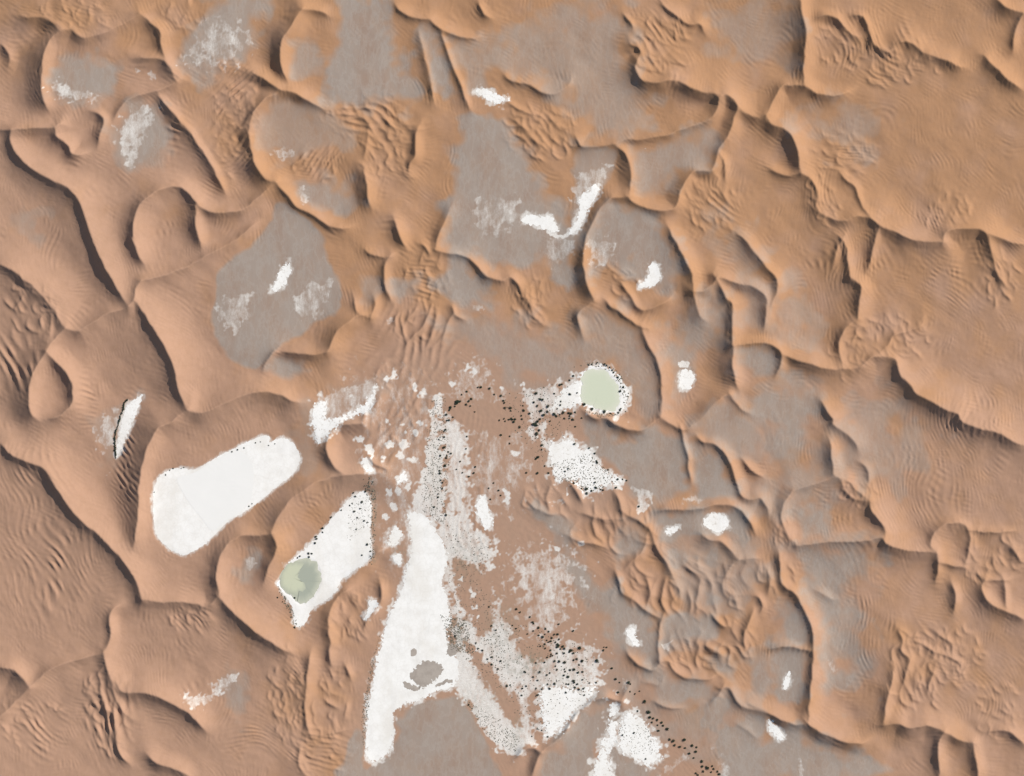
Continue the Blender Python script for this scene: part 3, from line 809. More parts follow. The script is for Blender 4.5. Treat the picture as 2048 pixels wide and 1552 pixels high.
def remap(ns, lk, v, a, b, c=0.0, d=1.0):
    n = ns.new("ShaderNodeMapRange"); n.interpolation_type = 'SMOOTHSTEP'
    lk.new(v, n.inputs[0])
    for i, x in enumerate((a, b, c, d)): n.inputs[i + 1].default_value = x
    return n.outputs[0]

SAND_O, SAND_P = (0.415, 0.228, 0.122), (0.422, 0.256, 0.174)
GREY, GREYB = (0.345, 0.264, 0.210), (0.315, 0.226, 0.174)
SALT = (0.83, 0.81, 0.76)

def terrain_material():
    m, ns, lk, bs = mat("dune sand")
    def attr(n):
        a = ns.new("ShaderNodeAttribute"); a.attribute_name = n
        return a.outputs["Fac"]
    n_big = noise(ns, lk, .012, 4)
    n_mid = noise(ns, lk, .07, 6, .65, seed=11)
    n_fine = noise(ns, lk, .5, 4, .7, seed=5)
    streak = noise(ns, lk, .13, 7, .70, (1.0, .20, 1), 3)
    blotch = noise(ns, lk, .16, 6, .75, (1, .7, 1), 31)
    tint_v = math_n(ns, lk, 'ADD', attr("tint"), math_n(ns, lk, 'MULTIPLY_ADD', n_big, .6, -.25))
    c = mixc(ns, lk, remap(ns, lk, tint_v, 0, 1), SAND_O, SAND_P)
    c = mixc(ns, lk, remap(ns, lk, n_mid, .35, .75, 0, .30), c, (0.33, 0.195, 0.118))
    c = mixc(ns, lk, remap(ns, lk, n_fine, .35, .8, 0, .22), c, (0.47, 0.30, 0.19))
    c = mixc(ns, lk, math_n(ns, lk, 'MULTIPLY', attr("pale"), remap(ns, lk, n_mid, .25, .75, .25, .8)), c, (0.385, 0.258, 0.187))
    g = math_n(ns, lk, 'ADD', attr("grey"), math_n(ns, lk, 'MULTIPLY_ADD', streak, .24, -.12))
    gc = mixc(ns, lk, remap(ns, lk, streak, .3, .72), GREYB, GREY)
    gc = mixc(ns, lk, remap(ns, lk, noise(ns, lk, .022, 5, .6, (1, .5, 1), 41), .30, .60), gc, (0.345, 0.281, 0.234))
    gc = mixc(ns, lk, remap(ns, lk, noise(ns, lk, .03, 6, .65, (1, .6, 1), 57), .42, .78, 0, .42), gc, (0.36, 0.245, 0.172))
    wsp = noise(ns, lk, .045, 7, .66, (1, .5, 1), 101)
    wsp = math_n(ns, lk, 'MULTIPLY', math_n(ns, lk, 'ABSOLUTE', math_n(ns, lk, 'SUBTRACT', wsp, .5)), 1.0)
    gc = mixc(ns, lk, remap(ns, lk, wsp, .0, .06, .13, 0), gc, (0.50, 0.46, 0.415))
    g = math_n(ns, lk, 'MULTIPLY', g, remap(ns, lk, attr("grey"), 0, .2))
    gm = ns.new("ShaderNodeMath"); gm.operation = 'MULTIPLY'; gm.use_clamp = True; gm.inputs[1].default_value = 1.32
    lk.new(g, gm.inputs[0])
    c = mixc(ns, lk, gm.outputs[0], c, gc)
    wisp = noise(ns, lk, .055, 6, .62, (1, .55, 1), 71)
    wisp = math_n(ns, lk, 'SUBTRACT', 1.0, math_n(ns, lk, 'MULTIPLY', math_n(ns, lk, 'ABSOLUTE', math_n(ns, lk, 'SUBTRACT', wisp, .5)), 5.0))
    wisp = math_n(ns, lk, 'MULTIPLY_ADD', wisp, .42, .22)
    sm = math_n(ns, lk, 'ADD', math_n(ns, lk, 'ADD', math_n(ns, lk, 'MULTIPLY', streak, .30), math_n(ns, lk, 'MULTIPLY', blotch, .30)), math_n(ns, lk, 'MULTIPLY', wisp, .40))
    s = math_n(ns, lk, 'ADD', attr("salt"), math_n(ns, lk, 'ADD', math_n(ns, lk, 'MULTIPLY_ADD', sm, 1.5, -.75), math_n(ns, lk, 'MULTIPLY_ADD', noise(ns, lk, .035, 5, .6, (1, .42, 1), 83), 1.1, -.55)))
    sfac = math_n(ns, lk, 'MULTIPLY', remap(ns, lk, s, .22, .95), remap(ns, lk, attr("salt"), .02, .25))
    sc = mixc(ns, lk, remap(ns, lk, n_fine, .35, .7), (0.66, 0.62, 0.565), SALT)
    c = mixc(ns, lk, math_n(ns, lk, 'MULTIPLY', sfac, .9), c, sc)
    v = math_n(ns, lk, 'MULTIPLY', attr("scrub"), remap(ns, lk, blotch, .42, .62))
    c = mixc(ns, lk, math_n(ns, lk, 'MULTIPLY', v, .7), c, (0.20, 0.20, 0.15))
    lk.new(c, bs.inputs["Base Color"])
    bs.inputs["Roughness"].default_value = .95
    bs.inputs["Specular IOR Level"].default_value = .08
    bp = ns.new("ShaderNodeBump")
    bp.inputs["Strength"].default_value = .16; bp.inputs["Distance"].default_value = 1.0
    hmix = math_n(ns, lk, 'MULTIPLY_ADD', noise(ns, lk, .22, 6, .65, (1, .55, 1), 17), 1.0, 0)
    lk.new(hmix, bp.inputs["Height"]); lk.new(bp.outputs[0], bs.inputs["Normal"])
    return m

def plain(name, a, b, scale, lo=.35, hi=.7, rough=.9, spec=.1, bump=.0, detail=5, stretch=None):
    m, ns, lk, bs = mat(name)
    n = noise(ns, lk, scale, detail, .7, stretch)
    lk.new(mixc(ns, lk, remap(ns, lk, n, lo, hi), a, b), bs.inputs["Base Color"])
    bs.inputs["Roughness"].default_value = rough; bs.inputs["Specular IOR Level"].default_value = spec
    if bump:
        bp = ns.new("ShaderNodeBump"); bp.inputs["Strength"].default_value = bump; bp.inputs["Distance"].default_value = .4
        lk.new(n, bp.inputs["Height"]); lk.new(bp.outputs[0], bs.inputs["Normal"])
    return m

M_TERRAIN = terrain_material()
def salt_material(name, dark, light, scale, lo, hi, bump):
    m, ns, lk, bs = mat(name)
    n1 = noise(ns, lk, scale, 8, .7)
    c = mixc(ns, lk, remap(ns, lk, n1, lo, hi), dark, light)
    c = mixc(ns, lk, remap(ns, lk, noise(ns, lk, .014, 5, .6, (1, .6, 1), 9), .45, .75, 0, .55), c, (0.70, 0.655, 0.58))
    c = mixc(ns, lk, remap(ns, lk, noise(ns, lk, .04, 7, .7, (1, .25, 1), 21), .52, .72, 0, .35), c, (0.66, 0.645, 0.61))
    tc = ns.new("ShaderNodeTexCoord")
    vo = ns.new("ShaderNodeTexVoronoi"); vo.feature = 'DISTANCE_TO_EDGE'; vo.inputs["Scale"].default_value = .09
    lk.new(tc.outputs["Object"], vo.inputs["Vector"])
    c = mixc(ns, lk, remap(ns, lk, vo.outputs["Distance"], 0, .07, .16, 0), c, (0.60, 0.56, 0.50))
    lk.new(c, bs.inputs["Base Color"])
    bs.inputs["Roughness"].default_value = .9; bs.inputs["Specular IOR Level"].default_value = .1
    bp = ns.new("ShaderNodeBump"); bp.inputs["Strength"].default_value = bump; bp.inputs["Distance"].default_value = .4
    lk.new(n1, bp.inputs["Height"]); lk.new(bp.outputs[0], bs.inputs["Normal"])
    return m

def water_material(name, rim, deep):
    m, ns, lk, bs = mat(name)
    a = ns.new("ShaderNodeAttribute"); a.attribute_name = "depth"
    f = math_n(ns, lk, 'ADD', a.outputs["Fac"], math_n(ns, lk, 'MULTIPLY_ADD', noise(ns, lk, .06, 5, .65), .7, -.35))
    lk.new(mixc(ns, lk, remap(ns, lk, f, .0, .9), rim, deep), bs.inputs["Base Color"])
    bs.inputs["Roughness"].default_value = .25; bs.inputs["Specular IOR Level"].default_value = .25
    return m

M_SALT = salt_material("salt crust", (0.79, 0.77, 0.725), (0.87, 0.855, 0.815), .05, .3, .65, .15)
M_SALT_ROUGH = salt_material("flaky salt crust", (0.62, 0.58, 0.52), (0.86, 0.845, 0.805), .20, .30, .48, .3)
M_DAMP = plain("damp salt", (0.80, 0.788, 0.75), (0.815, 0.802, 0.765), .02, .3, .7)
M_MUD = plain("grey mud", (0.41, 0.36, 0.31), (0.33, 0.285, 0.245), .09, detail=7)
M_POND_A = water_material("milky green water", (0.65, 0.66, 0.53), (0.60, 0.632, 0.483))
M_POND_B = water_material("grey green water", (0.52, 0.53, 0.42), (0.375, 0.40, 0.325))
M_SHALLOW = water_material("shallow yellow green water", (0.46, 0.48, 0.37), (0.56, 0.58, 0.425))
M_LEAF = plain("dark leaves", (0.018, 0.030, 0.020), (0.045, 0.060, 0.032), .8, rough=.7, spec=.2)
M_BARK = plain("grey brown bark", (0.12, 0.085, 0.06), (0.07, 0.05, 0.04), 2.0)
M_SCRUB = plain("scrub leaves", (0.10, 0.10, 0.075), (0.22, 0.20, 0.15), .5, rough=.8)

def tag(o, label, cat=None, group=None, kind=None):
    o["label"] = label
    if cat: o["category"] = cat
    if group: o["group"] = group
    if kind: o["kind"] = kind

def wx(x): return x - W_IMG / 2
def wy(y): return H_IMG / 2 - y

# ---------------------------------------------------------------- the ground sheet
def outer(first, n, g=1.15):
    s = first * g ** np.arange(1, n + 1)
    return np.cumsum(s)
NO = 48
e = outer(STEP * 1.4, NO)
AX = np.concatenate([GX[0] - e[::-1], GX, GX[-1] + e])
AY = np.concatenate([GY[0] - e[::-1], GY, GY[-1] + e])
AXX, AYY = np.meshgrid(AX, AY)
def extend(A): return np.pad(A, NO, mode='edge')
dist = np.sqrt(np.maximum(0, np.maximum(GX[0] - AXX, AXX - GX[-1]))**2 + np.maximum(0, np.maximum(GY[0] - AYY, AYY - GY[-1]))**2)
away = sstep(0, 160, dist)
wxn = AXX + 60 * np.sin(AYY / 170) + 35 * np.sin(AYY / 71 + AXX / 230)
wyn = AYY + 50 * np.sin(AXX / 210) + 30 * np.sin(AXX / 83 - AYY / 190)
far_z = 9 * (1 - np.abs(np.sin((wxn * .8 + wyn * .5) / 120))) + 12 * (1 - np.abs(np.sin((wxn * .45 - wyn * .9) / 190))) - 3
AZ = extend(Z) * (1 - away) + far_z * away
ny, nx = AZ.shape
co = np.empty((ny * nx, 3), np.float32)
co[:, 0] = wx(AXX).ravel(); co[:, 1] = wy(AYY).ravel(); co[:, 2] = AZ.ravel()
idx = np.arange(ny * nx, dtype=np.int32).reshape(ny, nx)
quads = np.stack([idx[1:, :-1], idx[1:, 1:], idx[:-1, 1:], idx[:-1, :-1]], -1).reshape(-1, 4)

def grid_mesh(name, co, quads, smooth=True):
    me = bpy.data.meshes.new(name)
    me.vertices.add(len(co)); me.vertices.foreach_set("co", np.ascontiguousarray(co, np.float32).ravel())
    n = len(quads)
    me.loops.add(4 * n); me.loops.foreach_set("vertex_index", np.ascontiguousarray(quads, np.int32).ravel())
    me.polygons.add(n)
    me.polygons.foreach_set("loop_start", np.arange(0, 4 * n, 4, dtype=np.int32))
    me.polygons.foreach_set("loop_total", np.full(n, 4, np.int32))
    me.update(calc_edges=True)
    me.polygons.foreach_set("use_smooth", np.full(n, smooth, bool))
    return me

scrub = np.zeros((NY, NX))
for cx, cy, rx, ry, a in ((1055, 1330, 55, 35, .9), (1000, 1260, 45, 70, .5), (915, 1270, 35, 45, .8), (745, 1020, 10, 70, .8), (745, 1110, 16, 22, .8), (800, 1110, 20, 25, .6),
                          (1105, 902, 8, 7, 1), (1131, 904, 9, 8, 1), (1120, 1370, 60, 40, .4), (1030, 1470, 25, 45, .5), (960, 1400, 50, 50, .35), (930, 1120, 45, 60, .5), (870, 950, 20, 90, .5)):
    scrub = np.maximum(scrub, a * sstep(1.2, .3, np.sqrt(((XX - cx) / rx)**2 + ((YY - cy) / ry)**2)))
me = grid_mesh("desert_ground", co, quads)
for nm, A in (("tint", tint), ("grey", grey), ("salt", saltd), ("scrub", scrub), ("pale", pale)):
    at = me.attributes.new(nm, 'FLOAT', 'POINT')
    v = extend(A)
    if nm != "tint":
        v = v * (1 - sstep(0, 60, dist))
    at.data.foreach_set("value", v.astype(np.float32).ravel())
me.materials.append(M_TERRAIN)
terrain = bpy.data.objects.new("desert_ground", me)
COL.objects.link(terrain)
tag(terrain, "orange dune field with sharp crests and grey hollows", kind="structure")

# ---------------------------------------------------------------- crusts, mud, ponds
def sheet(name, P, ew, lift, material, label, res=1.0, sharp=False):
    x0, x1 = math.floor(P[:, 0].min() - 3 * ew - 2), math.ceil(P[:, 0].max() + 3 * ew + 2)
    y0, y1 = math.floor(P[:, 1].min() - 3 * ew - 2), math.ceil(P[:, 1].max() + 3 * ew + 2)
    gx = np.arange(x0, x1 + res, res); gy = np.arange(y0, y1 + res, res)
    X, Y = np.meshgrid(gx, gy)
    S = sdf(P, X, Y)
    pt = np.stack([X.ravel(), Y.ravel()], 1)
    if not sharp:
        nz = (bil(band(9, None, 71), pt) + .8 * bil(band(5, None, 72), pt) + .7 * bil(band(22, None, 73), pt)).reshape(X.shape)
        S = S + nz * ew * .75 + rng.standard_normal(X.shape) * ew * .22
    keep = (S[:-1, :-1] + S[1:, :-1] + S[:-1, 1:] + S[1:, 1:]) < 0
    ii = np.arange(X.size).reshape(X.shape)
    q = np.stack([ii[1:, :-1], ii[1:, 1:], ii[:-1, 1:], ii[:-1, :-1]], -1)[keep]
    used, inv = np.unique(q, return_inverse=True)
    z = bil(Z, pt[used]) + lift
    c = np.stack([wx(pt[used, 0]), wy(pt[used, 1]), z], 1)
    m = grid_mesh(name, c, inv.reshape(-1, 4))
    m.materials.append(material)
    o = bpy.data.objects.new(name, m); COL.objects.link(o)
    tag(o, label, kind="structure")
    return o

for k, (ew, P, label) in enumerate(salt_sheets):
    sheet("salt_flat", P, ew, .16, M_SALT if k in (0, 1, 2, 9, 12) else M_SALT_ROUGH, label)
for k, (body, ew) in enumerate(MUD):
    sheet("mud_patch", spline(pts(body), True, 2), ew * 1.1, .30, M_MUD,
          ["small round grey mud patch in the long salt flat", "largest grey mud island in the long salt flat", "grey mud patch at the eastern rim of the long salt flat",
           "grey mud tongue below the largest mud island", "thin curved grey mud strip beside the largest mud island"][k])
sheet("damp_salt", spline(pts(DAMP_A), True, 2), 1.2, .30, M_DAMP, "smooth grey white damp bed of the lobed salt lake", sharp=True)

def pond(name, body, lift, material, parent=None, label=None, zz=None):
    P = spline(pts(body), True, 1.5)
    P = P + np.stack([bil(band(18, None, 74), P) * 1.5 + bil(band(6, None, 75), P) * .7, bil(band(18, None, 76), P) * 1.5 + bil(band(6, None, 77), P) * .7], 1)
    z = (zz if zz is not None else max(bil(Z, P).min(), bil(Z, P).mean())) + lift
    c = P.mean(0)
    rings = [P + (c - P) * f for f in (0, .12, .35, .65)]
    co = np.vstack(rings + [c[None]])
    n = len(P)
    V = [(wx(a), wy(b), z) for a, b in co]
    F = []
    for r in range(3):
        for i in range(n):
            j = (i + 1) % n
            F.append((r * n + i, (r + 1) * n + i, (r + 1) * n + j, r * n + j))
    for i in range(n):
        F.append((3 * n + i, 4 * n, 3 * n + (i + 1) % n))
    m = bpy.data.meshes.new(name); m.from_pydata(V, [], F); m.update()
    if m.polygons[0].normal.z < 0: m.flip_normals()
    at = m.attributes.new("depth", 'FLOAT', 'POINT')
    at.data.foreach_set("value", np.repeat([0., .35, .8, 1., 1.], [n, n, n, n, 1]).astype(np.float32))
    m.materials.append(material)
    o = bpy.data.objects.new(name, m); COL.objects.link(o)
    if parent: o.parent = parent
    if label: tag(o, label, kind="structure")
    return o, z - lift
pond("pond", POND_A, .35, M_POND_A, label="pale milky green round pond ringed by white salt and trees")
pb, zb = pond("pond", POND_B, .35, M_POND_B, label="grey green pond at the end of the oblong salt flat")
sh, _ = pond("shallows", SHALLOW_B, .45, M_SHALLOW, parent=pb, zz=zb)
sh["label"] = "yellow green shallow half of the pond"

# ---------------------------------------------------------------- trees
def crown_mesh(seed, n=110):
    r = random.Random(seed)
    V, F = [], []
    lobes = [(r.uniform(-.45, .45), r.uniform(-.45, .45), r.uniform(.75, 1.35), r.uniform(.45, .75)) for _ in range(6)] + [(0, 0, 1.05, .8)]
    for _ in range(n):
        lx, ly, lz, lr = r.choice(lobes)
        while True:
            d = Vector((r.uniform(-1, 1), r.uniform(-1, 1), r.uniform(-.9, 1)))
            if .35 < d.length < 1: break
        p = Vector((lx, ly, lz)) + Vector((d.x * lr, d.y * lr, d.z * lr * .75))
        nrm = (d.normalized() + Vector((r.uniform(-.6, .6), r.uniform(-.6, .6), r.uniform(-.2, .8)))).normalized()
        t = nrm.orthogonal().normalized(); b = nrm.cross(t)
        a = r.uniform(0, 6.28); s = r.uniform(.14, .26)
        t, b = t * math.cos(a) + b * math.sin(a), b * math.cos(a) - t * math.sin(a)
        i = len(V)
        V += [tuple(p + t * s * 1.3), tuple(p + b * s * .8 + nrm * .05), tuple(p - t * s * 1.3), tuple(p - b * s * .8 + nrm * .05)]
        F.append((i, i + 1, i + 2, i + 3))
    m = bpy.data.meshes.new("crown"); m.from_pydata(V, [], F); m.update()
    m.materials.append(M_LEAF)
    return m

def trunk_mesh(seed):
    r = random.Random(seed)
    V, F = [], []
    def limb(p0, p1, r0, r1, k=6):
        p0, p1 = Vector(p0), Vector(p1); ax = (p1 - p0).normalized(); t = ax.orthogonal().normalized(); b = ax.cross(t)
        i = len(V)
        for p, rr in ((p0, r0), ((p0 + p1) / 2, (r0 + r1) * .52), (p1, r1)):
            for q in range(k):
                a = 2 * math.pi * q / k
                V.append(tuple(p + (t * math.cos(a) + b * math.sin(a)) * rr))
        for ring in range(2):
            for q in range(k):
                F.append((i + ring * k + q, i + ring * k + (q + 1) % k, i + (ring + 1) * k + (q + 1) % k, i + (ring + 1) * k + q))
    limb((0, 0, -.35), (.04, .03, .75), .10, .06)
    for _ in range(4):
        a = r.uniform(0, 6.28); z = r.uniform(.45, .7)
        limb((.03, .02, z), (math.cos(a) * .5, math.sin(a) * .5, z + r.uniform(.3, .6)), .045, .015, 5)
    m = bpy.data.meshes.new("trunk"); m.from_pydata(V, [], F); m.update()
    m.materials.append(M_BARK)
    return m

CROWNS = [crown_mesh(s) for s in range(5)]
TRUNKS = [trunk_mesh(s + 50) for s in range(3)]
proto = []
def tree(x, y, r, label, group, name="desert_tree", cat="tree"):
    root = bpy.data.objects.new(name, None)
    root.empty_display_size = .5
    COL.objects.link(root)
    root.location = (wx(x), wy(y), ground(x, y))
    s = r / .98
    root.scale = (s * random.uniform(.92, 1.08), s * random.uniform(.92, 1.08), s * random.uniform(.34, .46))
    root.rotation_euler = (0, 0, random.uniform(0, 6.28))
    tag(root, label, cat, group)
    for nm, ms in (("trunk", TRUNKS), ("crown", CROWNS)):
        c = bpy.data.objects.new(nm, random.choice(ms)); COL.objects.link(c); c.parent = root
    return root

K = 260 / 2048
def zl(ox, oy, s):
    """positions measured on an enlarged sheet whose corner is ox, oy"""
    out = []
    for p in s.split():
        a = [float(v) for v in p.split(',')]
        out.append((ox + a[0] * K, oy + a[1] * K, a[2]))
    return out
GROVES = [
 ("dark tree in the bent row west of the open pink sand", "trees in the western bent row", zl(860, 750,
  "756,195,1.8 800,190,2.4 942,212,2.3 577,263,1.9 500,308,1.5 1012,308,1.6 648,375,2.4 610,412,2.2 570,465,2.1 638,488,1.6 410,420,2.6 440,412,2.6 470,418,2.4 425,440,2.5 405,455,2.2 392,492,1.6 325,505,2.6 318,525,2.2 306,555,1.7 260,622,2.2 360,665,1.8 265,715,1.7 303,712,2.1 245,862,2.4 215,890,1.4 222,980,1.8 138,1015,1.5 222,1142,2.6 285,1210,1.4 328,1238,1.7 160,1272,1.8 262,1275,1.4 262,1308,1.7 475,1365,1.4 230,1430,2.0 415,1490,1.3 152,1510,1.6 150,1545,1.7 580,972,1.6 568,1162,1.5 712,1452,1.5 705,580,1.4")),
 ("dark tree in the open grove between the two arms of salt", "trees in the grove west of the pond", zl(860, 750,
  "1120,330,2.4 1155,405,1.9 1170,440,1.9 1180,515,2.2 1272,520,2.5 1270,563,1.5 1092,715,1.7 1165,690,1.5 1185,728,1.6 1240,702,1.7 1278,690,2.1 1300,702,1.8 1340,700,2.2 1325,740,2.4 1415,820,2.3 1440,640,1.6 1452,695,1.9 1478,558,2.5 1465,485,1.5 1568,605,2.3 1635,430,2.2 1672,287,2.5 1740,378,2.3 1775,385,2.5 1690,487,2.3 1858,495,2.7 1750,560,2.5 1852,575,2.2 1790,632,3.0 1735,698,2.2 1690,735,2.8 1640,770,3.4 1662,785,3.0 1690,795,2.2 1718,870,2.2 1688,922,3.1 1958,293,1.8 1960,612,2.3 1985,640,1.8 1762,1108,2.2 1762,1175,1.6 1705,1295,2.2 1670,1322,2.0 1118,948,1.9 1257,965,1.6 1255,1080,1.6")),
 ("dark tree standing on the rim of the pale round pond", "trees around the pale pond", zl(1010, 720,
  "870,388,2.4 900,382,1.7 1080,250,2.1 1020,315,1.6 1025,540,2.4 1140,516,1.7 880,657,1.6 872,710,1.9 825,768,1.4 780,850,2.5 918,832,2.6 1005,838,2.4 1040,845,2.6 1070,940,2.5 1020,885,1.6 1015,918,1.6 938,922,1.8 815,890,1.7 865,860,1.5 1108,822,1.6 1110,1048,1.6 1210,915,1.6 1250,700,2.9 1378,775,2.8 1565,812,3.1 1665,842,2.0 1790,828,2.2 1815,790,1.9 1830,765,1.7 1820,488,2.7 1868,428,2.0 1785,270,2.2 1715,195,1.9 1690,160,1.7 1655,115,1.6 1605,80,1.6 1570,62,1.9 1455,40,1.5 1370,70,1.6 1325,75,1.5 712,965,1.7")),
 ("dark tree on the edge of the shrub dotted salt patch", "trees around the dotted salt patch", zl(1050, 860,
  "785,220,2.2 1015,288,1.8 265,240,2.0 210,428,2.3 172,455,1.9 195,680,2.0 370,680,1.9 680,612,1.8 630,652,1.9 770,838,2.2 890,925,1.7 968,935,2.9 978,1000,2.6 1055,962,2.0 1118,908,2.5 1105,830,2.0 1465,780,2.0 1435,910,2.3 1230,950,1.8 1195,938,1.5 1140,520,2.2 1130,490,1.8 1100,370,1.9 1310,630,1.8 1540,780,1.6 1605,795,1.7 1798,1205,2.3 312,570,1.6 20,675,1.6")),
 ("dark tree in the dense grove south of the streaked pink plain", "trees in the dense southern grove", zl(1000, 1200,
  "258,152,2.1 318,200,1.7 470,275,1.8 515,355,2.2 530,380,1.7 605,445,2.3 720,460,2.1 770,505,1.9 525,497,1.6 610,565,1.9 672,590,2.4 712,548,1.4 928,385,1.7 1155,495,2.0 855,552,1.8 910,550,2.1 815,607,2.0 928,628,1.9 802,657,2.0 770,672,1.7 738,645,1.5 710,702,1.9 640,735,1.6 880,672,1.8 905,708,2.5 922,725,2.3 910,750,2.6 995,742,2.5 1018,775,2.3 955,780,1.5 712,770,1.6 795,800,1.8 898,848,2.1 1010,846,2.1 1125,802,3.1 1100,822,2.3 1158,845,2.2 1255,765,3.1 748,910,1.9 808,862,1.7 830,885,1.5 800,892,1.5 708,990,2.0 570,1000,1.8 865,975,2.2 938,980,2.7 1018,990,2.7 1165,955,1.9 1215,940,2.1 1298,972,2.8 1250,1030,1.7 1533,968,3.2 1765,1083,2.1 1635,800,1.9 1640,750,1.4 1682,752,1.6 880,1050,1.5 898,1108,1.9 1018,1100,1.6 1030,1140,1.7 1105,1115,2.0 1168,1102,2.6 1232,1155,2.6 1305,1138,1.9 1012,1195,2.2 1075,1217,2.7 1160,1285,2.6 1175,1310,1.9 1222,1332,2.3 1305,1265,1.8 1085,1337,1.8 1050,1335,1.6 1180,1388,2.0 1245,1415,2.2 1318,1408,2.0 628,1142,2.1 788,1157,1.7 742,1192,1.9 525,1222,1.9 595,1272,1.7 862,1330,2.4 755,1335,1.6 785,1405,2.2 660,1412,1.8 415,1365,1.9 568,1402,1.6 355,1405,1.7 390,1140,1.8 405,1152,1.6 112,1362,2.2 165,1350,1.5 340,1512,1.9 600,1505,2.2 1040,1465,1.9 1330,1508,1.7 1520,1312,1.8 1415,1315,1.7 1830,1253,2.1 1890,1310,1.5 1865,1462,2.0 2030,1305,2.3 15,970,1.6 435,545,1.5 255,458,1.6")),
 ("dark tree in the line along the dry wash", "trees along the dry wash", zl(1220, 1355,
  "95,33,2.0 300,88,2.4 325,108,1.7 130,238,1.9 322,230,1.6 398,268,1.5 470,222,1.4 552,385,3.0 438,540,1.8 615,558,3.4 638,635,2.8 685,655,2.2 665,715,1.9 748,680,2.4 820,718,2.4 840,770,2.2 908,825,3.0 758,762,1.7 772,850,2.2 945,985,2.4 1000,1012,2.9 1028,1077,2.1 1107,1098,2.3 1188,1120,1.9 1178,995,2.9 1302,1083,2.7 1370,1108,2.1 1357,1180,2.5 1255,1210,2.2 1325,1280,1.7 1455,1332,2.8 1462,1415,2.4 1530,1425,2.4 1550,1440,2.6 1475,1488,2.2 1615,1407,1.8 1640,1452,2.0 1360,1520,1.9 1392,1545,2.0 1700,1490,1.8 1730,1535,2.3 1600,1500,1.7 203,918,1.7 382,885,1.8 565,1295,1.6")),
 ("dark tree on the western brim of the streaked salt strip", "trees down the western strip", zl(860, 1180,
  "930,275,1.7 970,575,1.8 1038,640,1.8 395,735,2.0 722,845,1.6 755,930,1.6 825,958,1.9 972,1068,1.9 1110,1128,1.8 975,1180,1.9 1070,1255,2.0 908,1098,1.7 1302,565,1.5 515,560,1.5")),
 ("dark tree standing on the oblong salt flat with the green pond", "trees on the oblong salt flat", zl(540, 960,
  "1440,352,2.2 1325,500,2.2 955,592,1.7 818,767,2.1 820,830,1.6 1528,1025,2.5 1445,1193,1.6 1480,650,1.8 1525,675,1.5 1370,602,1.6 1355,780,1.6 1575,1130,1.6 1310,205,1.8 1340,265,1.9 1495,185,2.0 1412,455,1.5 705,1000,2.2 715,900,2.2 725,930,2.0 600,1165,2.2 605,1220,2.0 650,1165,1.8 465,1205,1.9 425,1230,1.6 1118,480,1.4 1250,405,1.4 1290,370,1.4")),
 ("dark tree in the streaked pink and white delta", "scattered trees of the delta", zl(830, 900,
  "400,92,1.7 520,30,1.6 568,55,1.6 490,128,1.7 712,182,1.6 468,247,2.3 655,305,1.4 385,330,1.8 392,368,2.2 745,360,1.5 848,422,1.9 925,365,1.9 948,268,1.8 405,475,1.6 430,515,1.7 428,610,1.6 360,748,1.9 365,695,1.6 302,900,1.9 488,1032,2.2 1240,522,1.6 1162,605,1.5 1320,637,2.0 1350,720,1.6 1188,780,1.6 1928,365,2.2 1760,360,1.6")),
]
for label, group, P in GROVES:
    for x, y, r in P:
        if -5 < x < W_IMG + 5 and y < H_IMG + 5:
            size = "large" if r >= 2.5 else ("middling" if r >= 1.9 else "small")
            tree(x, y, r * 1.26, size + " " + label, group + ", " + size)
for k, (x, y, r) in enumerate([(588, 1197, 2.2), (588, 1256, 2.6), (554, 1196, 1.8), (564, 1205, 1.4), (937, 1411, 2.2), (1096, 1475, 2.0), (1075, 1459, 1.7), (1084, 1462, 1.7), (1064, 1474, 1.7)]):
    tree(x, y, r, "dark tree at the brim of the salt where sand begins", "lone trees at the salt brim")
belt = spline(pts("252,799 246,806 243,820 238,832 234,848 229,862 227,880 227,898 229,916"), step=1.0)
for i in range(0, len(belt), 3):
    p = belt[i]
    tree(p[0] + random.uniform(-1, 1), p[1], random.uniform(1.5, 2.6), "dark shrub in the belt beside the thin white salt sliver", "shrubs of the dark belt", "shrub", "shrub")
for x, y in ((330, 950), (338, 941), (345, 937), (361, 937), (366, 935), (307, 985), (497, 1013), (503, 1008), (463, 904), (474, 900), (520, 884), (536, 891), (549, 888), (510, 886), (487, 896)):
    tree(x, y, random.uniform(1.3, 2.0), "small dark shrub on the rim of the lobed salt lake", "shrubs round the salt lake", "shrub", "shrub")

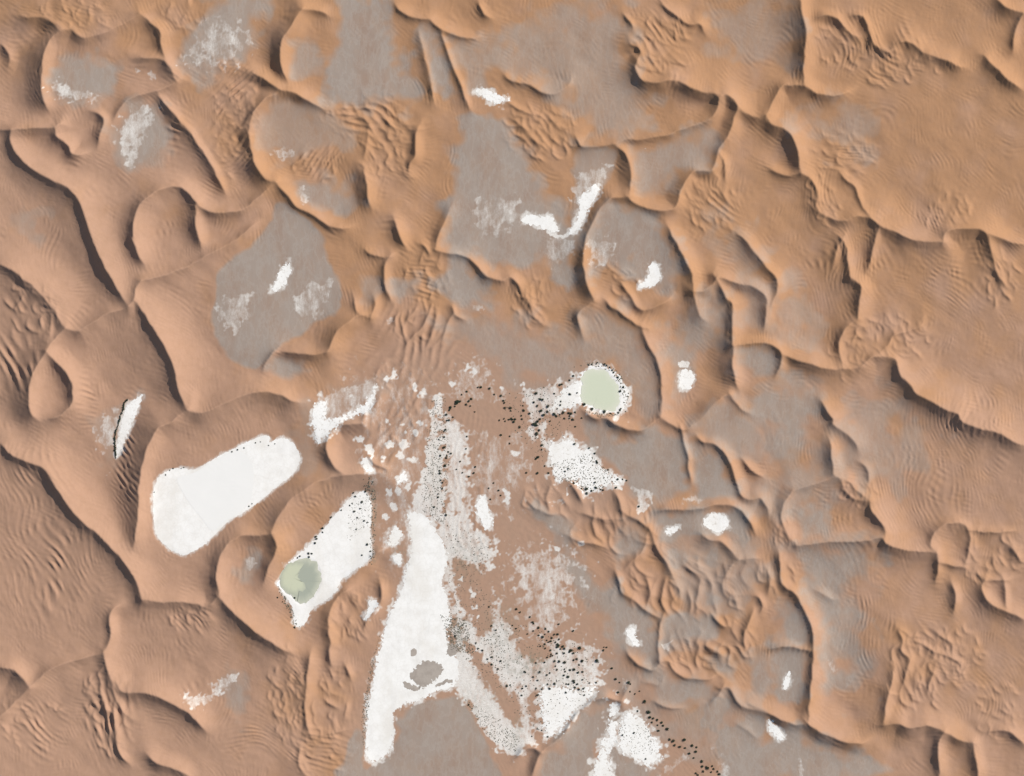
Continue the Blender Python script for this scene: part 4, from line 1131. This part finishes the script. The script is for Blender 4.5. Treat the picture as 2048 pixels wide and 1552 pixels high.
# countless low scrub
def scrub_object(name, spots, label):
    V, F = [], []
    for x, y, r in spots:
        z = ground(x, y)
        k = 5
        i = len(V)
        a0 = random.uniform(0, 6.28)
        for ring, (f, hz) in enumerate(((1.0, .1), (.75, .4))):
            for q in range(k):
                a = a0 + 2 * math.pi * q / k + ring * .5
                rr = r * f * random.uniform(.65, 1.2)
                V.append((wx(x) + math.cos(a) * rr, wy(y) + math.sin(a) * rr, z + hz * r + .1))
        V.append((wx(x), wy(y), z + r * .6))
        for q in range(k):
            F.append((i + q, i + (q + 1) % k, i + k + (q + 1) % k, i + k + q))
            F.append((i + k + q, i + k + (q + 1) % k, i + 2 * k))
    m = bpy.data.meshes.new(name); m.from_pydata(V, [], F); m.update()
    m.materials.append(M_SCRUB)
    o = bpy.data.objects.new(name, m); COL.objects.link(o)
    tag(o, label, kind="stuff")

def scatter(n, body, r0, r1, dens=None):
    P = pts(body); out = []
    while len(out) < n:
        c = np.stack([rng.uniform(P[:, 0].min(), P[:, 0].max(), n), rng.uniform(P[:, 1].min(), P[:, 1].max(), n)], 1)
        S = sdf(P, c[:, 0], c[:, 1])
        out += [tuple(q) for q in c[S < 0]]
    return [(x, y, random.uniform(r0, r1) ** 1.0) for x, y in out[:n]]
scrub_object("low_scrub", scatter(380, "1000,1230 1080,1260 1190,1300 1190,1390 1130,1450 1090,1470 1020,1420 960,1340 980,1260", .6, 1.3)
             + scatter(150, "1240,1440 1300,1460 1318,1510 1270,1510 1238,1480", .5, 1.0), "low dark scrub dotting the ground of the dense southern grove")
scrub_object("low_scrub", scatter(420, "1100,930 1180,905 1240,965 1172,986 1110,958", .6, 1.2) + scatter(260, "1000,790 1130,760 1160,830 1080,930 1020,850", .5, 1.2)
             + scatter(90, "1140,735 1200,722 1240,745 1262,790 1250,830 1245,790 1225,745 1190,733", .8, 1.5)
             + scatter(90, "1165,820 1200,825 1245,830 1200,835", .6, 1.2), "low dark scrub around the pale pond and the dotted salt patch")
scrub_object("low_scrub", scatter(120, "720,960 750,950 752,1020 748,1130 735,1130 742,1060 738,1000", .7, 1.6) + scatter(150, "700,995 740,990 740,1050 690,1090", .5, .9)
             + scatter(60, "552,1165 580,1215 600,1255 585,1250 560,1190", .8, 1.5), "low grey green scrub fringing the oblong salt flat")
scrub_object("low_scrub", scatter(650, "860,800 890,790 900,900 890,1050 870,1040 840,1020", .5, 1.1) + scatter(500, "890,1040 990,1090 960,1160 1000,1240 1040,1330 960,1360 900,1280", .5, 1.2)
             + scatter(260, "760,1270 745,1340 735,1440 726,1500 722,1440 740,1330", .5, 1.0) + scatter(450, "880,1230 930,1240 950,1310 900,1300", .6, 1.2)
             + scatter(300, "930,1400 1000,1440 1040,1480 1030,1510 970,1470", .5, 1.1), "thin scrub specks along the long salt flat and delta streaks")
